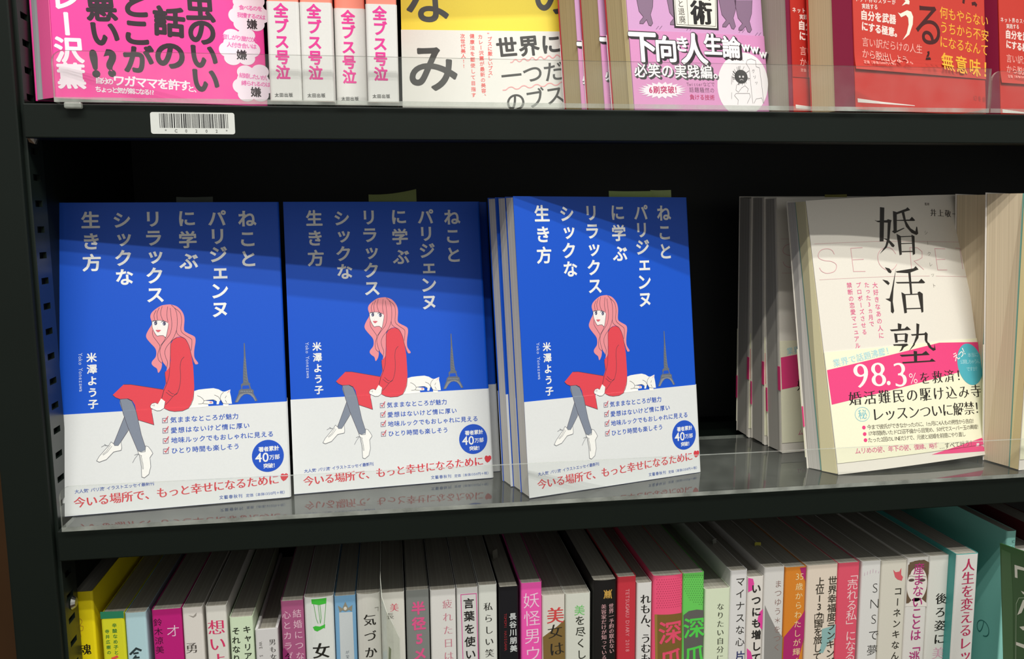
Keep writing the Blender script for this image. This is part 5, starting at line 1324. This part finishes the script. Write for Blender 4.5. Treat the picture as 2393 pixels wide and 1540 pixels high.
cr3 = facing('book', 'cream book at the right frame edge, teal endpaper line running down its pages', 'book', CREAM, pose(.6915, .0035, FL, .17, .03, .03), .127, .188, .0270, 'ede6dd', ART['cream'], 'd8c6a8', lean=.03, band=(.0075, .0828, 'efeccf'), flap=(.0065, 'd0bf8e'), endp=(.0012, '6fa596'), su=lambda q: -.1 - .47 * q)
dup(cr3, offs(.6915, .0035, FL, .17, .03, .03, .0030, .0285), 'cream book behind the right-edge copy, page edges showing beside the tilted one', CREAM)

# the pink book, upper shelf far left
pk = facing('book', 'hot pink book with thick black lettering at the far left of the upper shelf', 'book', None, pose(.0931, .003, .2430, .22, .08, 0), .1118, .188, .0155, 'f2409c', ART['pink'], 'b9bcc0', lean=.08, su=lambda q: -.78, flap=(.0095, 'f0609e'))
# the yellow and white book
facing('book', 'yellow book with wide white paper band and huge brushed black letters', 'book', None, pose(.282, .097, .2430, -.0455, .1788, -.0025), .128, .188, .016, 'f0d92e', ART['yellow'], 'd9d2bd', lean=.1788, band=(.0002, .0640, 'e2e1da'))
# purple pocket books
PUR = 'purple pocket books'
pp_ = (.4279, .0367, .2430, .2194, .1184, -.0308)
pu = facing('book', 'front purple pocket book with white-on-black shadowed title', 'book', PUR, pose(*pp_), .105, .148, .0165, 'cf9cc8', ART['purple'], 'b8a880', lean=.1184, band=(.0002, .0525, 'd68fbe'), flap=(.0035, 'c9b98c'), su=lambda q: -.42, back='b02a34', bandback='e8e2e4')
pq = facing('book', 'purple pocket book just behind the front one, a narrow cover strip showing', 'book', PUR, offs(*pp_[:5], -.02, -.0105, .0205), .105, .148, .0165, 'cf9cc8', ART['purple'], 'b8a880', lean=.1184, band=(.0002, .0525, 'd68fbe'), su=lambda q: -.3, back='b02a34', bandback='e8e2e4')
dup(pq, offs(*pp_[:5], -.02, -.0185, .0385), 'rearmost purple pocket book, page edges showing beside the yellow book', PUR)
# red books
RED = 'red books with yellow slogan'
rd = (.5636, .009, .2430, .31, .0827, -.0146)
red = facing('book', 'red book with white and yellow slogans and a curled paper band', 'book', RED, pose(*rd), .127, .188, .034, 'c42a22', ART['red'], 'cdb992', lean=.0827, band=(.0248, .0900, 'c93e33'), flap=(.0150, '961c42'), su=lambda q: -.10, curl=.010)
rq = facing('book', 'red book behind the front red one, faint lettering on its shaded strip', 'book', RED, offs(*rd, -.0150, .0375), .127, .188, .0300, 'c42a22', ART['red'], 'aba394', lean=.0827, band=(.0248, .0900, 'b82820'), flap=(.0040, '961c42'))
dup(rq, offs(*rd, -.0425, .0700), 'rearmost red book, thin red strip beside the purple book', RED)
dup(red, pose(.6970, .050, .2430, .31, .0827, -.02), 'red book cut off by the right edge of the photo', RED)

# ------------------------------------------------------------------ books standing spine out
def upright(name, label, group, x, y, z, t, h, D, cover, art, pagecol='a8a498', band=None, side=None, r=.0013, hard=False, bulge=0):
    root = thing(name, label, 'book', Matrix.Translation((x, y, z)), group)
    th = .0004 if not hard else .0016
    prof = [(0, D)] + arc(r, r, r, 180, 270, 3) + ([(t * i / 8, 0) for i in range(2, 7)] if bulge else []) + arc(t - r, r, r, 270, 360, 3) + [(t, D)]
    m = MB(); shell(m, prof, 0, h, th, paper(cover)); 
    kw = dict(umax=t * 1000)
    cuts = [((t * i / 8, 0, 0), (1, 0, 0)) for i in range(1, 8)] if bulge else None
    print_art(m, art, 0, cuts, **kw, keep=(lambda v: not (band and v <= band[1] * 1000)))
    def round_back(u, d, v):                                        # softly rounded spine
        s = min(1, max(0, u / t)); return (u, d - (bulge * 4 * s * (1 - s) if d < .0008 else 0), v)
    m.build('cover', root, round_back if bulge else None)
    g = th + .0002; dh = .003 if hard else .00025
    m = MB(); m.box((g, g + (.001 if hard else 0), dh), (t - g, D - .002, h - dh), pages(pagecol, 'x')); m.build('page_block', root)
    if side:
        m = MB(); m.box((-.0003, .004, .0008), (-.0001, D - .001, h - .0008), paper(side)); m.build('back_board', root)
    if band:
        m = MB(); shell(m, prof, band[0], band[1], .0002, paper(band[2]), out=.0003); print_art(m, art, -.0003, None, **kw, keep=lambda v: v <= band[1] * 1000); m.build('paper_band', root)
    return root
SPN = 'white-banded copies with pink lettering on the upper shelf'
sp = upright('book', 'white spine with pink letters, first of four beside the hot pink book', SPN, .2061, .005, .2430, .0172, .188, .126, 'f0907c', ART['spine'], band=(.0002, .0543, 'e4e2de'))
dup(sp, Matrix.Translation((.2241, .005, .2430)), 'white spine with pink letters, second from the hot pink book', SPN)
dup(sp, Matrix.Translation((.2424, .0165, .2430)), 'white spine with pink letters pushed further back than its neighbours', SPN)
dup(sp, Matrix.Translation((.2606, .005, .2430)), 'white spine with pink letters next to the yellow book', SPN)
ZB = -.2505
LOW = [
 ('yellow', 71.3, 13.0, 202.0, 'f2dc12', 'yellow spine with scribbled orange figure, leftmost on the bottom shelf'),
 ('lime', 87.9, 13.6, 186.2, 'd8d62a', 'lime-yellow spine with a green band across its top'),
 ('pale_blue', 102.0, 12.5, 186.1, 'b4d4da', 'pale blue spine left of the magenta one'),
 ('magenta', 117.8, 17.7, 186.9, 'bd1f78', 'magenta spine with dark letters and one white letter'),
 ('off_white', 136.0, 12.1, 186.8, 'ddd8d0', 'off-white spine with a grey hook mark, right of the magenta one'),
 ('omoi', 150.0, 12.6, 186.8, 'dddbd2', 'white spine with large crimson letters'),
 ('mint', 164.1, 14.3, 178.3, 'cfe0c0', 'mint green spine with two black lines of lettering'),
 ('grey_white', 179.3, 14.1, 168.8, 'd2d0ce', 'shortest pale grey hardback, left of the mauve spine'),
 ('mauve', 195.9, 14.1, 186.7, 'a85880', 'mauve spine with two columns of pale letters'),
 ('skirt', 210.5, 18.3, 188.3, 'dcdfda', 'white spine picturing a green skirt and green shoes'),
 ('blue_crown', 229.3, 13.5, 187.6, '78a8cc', 'light blue spine with a small crown over a grey panel'),
 ('kizu', 243.4, 15.0, 188.3, 'd6d4cb', 'white spine with three thin black letters, left of the plastic divider'),
 ('divided', 258.7, 15.2, 187.4, 'dad8ce', 'white spine half covered by the clear plastic divider'),
 ('grey_pink', 274.8, 15.0, 188.0, '80837f', 'grey spine with bold pink letters'),
 ('tired', 290.5, 16.7, 187.0, 'dddbd6', 'white spine with slim dusty pink letters'),
 ('framed', 307.8, 14.1, 187.2, 'd5d4d0', 'white spine with a thin pink frame round black letters'),
 ('smile', 322.3, 12.1, 188.1, 'd9dbd2', 'narrow white spine with black letters, left of the black and red one'),
 ('black_red', 335.8, 12.9, 185.9, '17171b', 'black spine with white and small red lettering'),
 ('hot_pink', 350.4, 14.1, 187.5, 'ee58ae', 'hot pink spine with large white letters on the bottom shelf'),
 ('gold_wedge', 364.7, 15.5, 177.7, 'd8d3c8', 'white spine with a gold slanted lower half and red top letter'),
 ('green_bi', 380.6, 17.1, 177.6, 'd4d6ca', 'white spine whose first letter is green and the rest black'),
 ('black_gold', 399.4, 16.2, 186.2, '181716', 'black spine with a gold emblem and two columns of small pink letters'),
 ('diary', 416.4, 12.9, 187.1, 'c23440', 'red diary spine with sideways pale capitals'),
 ('lemon', 429.9, 10.5, 181.8, 'dcdad6', 'thin white spine between the red diary and the pink and gold one'),
 ('pink_gold', 441.0, 21.1, 186.4, 'ee567c', 'pink dotted spine with gold lower half'),
 ('green_grey', 462.2, 15.2, 186.3, '6acb5c', 'green dotted spine with grey lower half'),
 ('pale_green', 478.2, 18.1, 173.8, 'd9e3c6', 'pale green spine lower than its neighbours, right of the green dotted one'),
 ('minus', 496.3, 12.2, 185.9, 'dcdad8', 'narrow white spine with black letters over one dark blue letter'),
 ('dots', 508.9, 11.6, 180.5, 'e0dad2', 'white spine with big pink dots and bold black letters'),
 ('grey_slash', 520.8, 14.9, 186.4, 'd8d5d0', 'white and grey slashed spine with thin brown letters'),
 ('orange', 536.2, 15.5, 185.4, 'd8842c', 'orange and magenta spine with pale yellow letters'),
 ('cream_world', 552.3, 23.0, 185.6, 'e2d3c2', 'wide cream spine with two columns of black letters and a teal patch'),
 ('coral', 575.6, 16.1, 185.8, 'e0566c', 'coral red spine with white letters in corner brackets'),
 ('sns', 593.2, 14.7, 185.9, 'dedcd8', 'white spine with wide thin capitals and a pale violet crown mark'),
 ('cat', 608.4, 19.4, 185.0, 'd9d4c6', 'cream spine with a small red cat at the top'),
 ('face', 628.1, 16.6, 186.0, 'dedad4', 'white spine with a brown-haired face behind magenta letters'),
 ('ushiro', 645.0, 15.4, 186.3, 'dedcd4', 'white spine with black brushed letters above one pink, right of the face'),
 ('teal_white', 660.0, 16.8, 190.0, 'dcdad4', 'white spine with teal sides and crimson letters'),
 ('teal', 704.7, 7.7, 201.1, '9adfd2', 'tall thin teal book at the right, its wide side showing'),
]
for nm, x, t, h, col, lab in LOW:
    y = .026; kw = {}
    if nm == 'teal_white': y = .018
    if nm == 'grey_white': kw['hard'] = True
    if nm in ('skirt', 'kizu', 'black_gold', 'pink_gold'): kw['bulge'] = .0016
    o = upright('book', lab, 'spine-out books on the bottom shelf', x / 1000, y, ZB, t / 1000, h / 1000, .140 if nm == 'teal' else .127, col if nm != 'teal_white' else '4aa39c', ART['s_' + nm], **kw)
    if nm == 'teal_white':
        m = MB(); shell(m, arc(.0013, .0013, .0013, 200, 270, 3) + arc(t / 1000 - .0013, .0013, .0013, 270, 340, 3), .0005, h / 1000 - .0004, .0001, paper(col), out=.0001)
        print_art(m, ART['s_' + nm], -.0001, umax=t); m.build('spine_panel', o)
    if nm == 'teal':
        m = MB(); print_art(m, [('t', 'の', 'h', 0, 0, 0, 0, 17, '3c7f78', -.02, 0, 1)], 0)
        m.build('side_lettering', o, fn=lambda u, d, v: (d - .0001, .0172 - u, v + .1195))
upright('book', 'pale grey spine at the right frame edge, behind the green sign', 'spine-out books on the bottom shelf', .7145, .026, ZB, .016, .187, .127, 'cfcdc8', [])
upright('book', 'dark red book behind the top corner of the teal one', 'spine-out books on the bottom shelf', .7320, .026, ZB, .016, .200, .127, '6a1c22', [])

# ------------------------------------------------------------------ small things
m = MB(); SG = [(.0177, .0599), (.1168, .0729), (.0978, .2166), (-.0013, .2036)]
mm = MB()
mm.add([(a, 0, b) for a, b in SG] + [(a, .0012, b) for a, b in SG], [(0, 1, 2, 3), (7, 6, 5, 4), (0, 4, 5, 1), (1, 5, 6, 2), (2, 6, 7, 3), (3, 7, 4, 0)], paper('2f5a2c', rough=.5))
print_art(mm, ART['sign'], 0)
sg = mm.build('shelf_sign'); sg.matrix_world = Matrix(((0, 1, 0, .679), (-1, 0, 0, -.0002), (0, 0, 1, ZB), (0, 0, 0, 1)))
tag(sg, 'dark green card sign with white letters jutting out at the lower right', 'sign')

def slip(label, mw, w, h, col, fold=0, split=None, txt=None):
    m = MB(); n = 8; V = []
    for side in (0, 1):
        for i in range(n + 1):
            u = w * i / n; y = .0012 * math.sin(i / n * math.pi * 1.3) + side * .00025; top = h + fold * (i / n) ** 2
            V += [(u, y, -.02), (u, y, top)]
    Fc = []; B = 2 * (n + 1)
    for i in range(n):
        a = 2 * i; Fc += [(a, a + 2, a + 3, a + 1), (B + a, B + a + 1, B + a + 3, B + a + 2), (a + 1, a + 3, B + a + 3, B + a + 1)]
    Fc += [(0, 1, B + 1, B), (B - 2, 2 * B - 2, 2 * B - 1, B - 1)]
    m.add(V, Fc, paper(col, rough=.7))
    o = m.build('order_slip'); o.matrix_world = mw; return tag(o, label, 'paper slip', 'order slips sticking out of books')
slip('dull olive paper slip sticking up from the second blue book', pose(.2575, .0765, .1885, .10, .15), .0318, .0045, '6f7a44', fold=.0035)
slip('green paper slip sticking up from the stacked blue books', pose(.4150, .0500, .1888, .2747, .1), .0330, .0052, '8fa262')
slip('narrow green slip overlapping the wider one on the stacked blue books', pose(.4460, .0580, .1888, .2747, .1), .0160, .0060, '98a86c')
slip('barely visible dark slip above the leftmost blue book', pose(.1380, .0640, .1880, .10, .15), .022, .0035, '3a4038')
slip('yellowish slip above the cream stack', pose(.592, .0950, .1895, .1, .1), .018, .0030, '8a8440')
slip('thin grey slip standing on the book tops right of the black and red spine', pose(.3380, .0690, -.0655, 1.2, .1), .008, .0070, '6d6b60')
slip('small yellow slip on the book tops near the dotted white spine', pose(.5310, .0640, -.0660, .3, .1), .0050, .0040, 'a8a23a')
slip('pale grey slip on the book tops left of the narrow white spine', pose(.5025, .0720, -.0660, 1.0, .1), .006, .0045, '77776f')

# bent clear divider sheet between two bottom-shelf books
m = MB(); DV = acrylic('divider_plastic', .22, gloss=1.5, rough=.1, col='c4c6b8')
prof = [(.2590, .110), (.2590, .06), (.2590, .012), (.2598, -.001), (.2625, -.008), (.2665, -.0125), (.2700, -.0145)]
topz = [-.040, -.040, -.0465, -.0530, -.0590, -.0660, -.0735]
n = len(prof); V = []
for k in (0, .0004):
    V += [(x + k, y, -.2362) for x, y in prof] + [(x + k, y, z) for (x, y), z in zip(prof, topz)]
Fc = []
for i in range(n - 1): Fc += [(i, i + 1, n + i + 1, n + i), (2 * n + i + 1, 2 * n + i, 3 * n + i, 3 * n + i + 1)]
m.add(V, Fc, DV); m.add(V, [(n + i, n + i + 1, 3 * n + i + 1, 3 * n + i) for i in range(n - 1)] + [(n - 1, 3 * n - 1, 4 * n - 1, 2 * n - 1)], acrylic('divider_edge', .6, rough=.2, col='c9cbc0'))
tag(m.build('shelf_divider'), 'bent clear plastic divider sheet standing between white spines', 'divider')
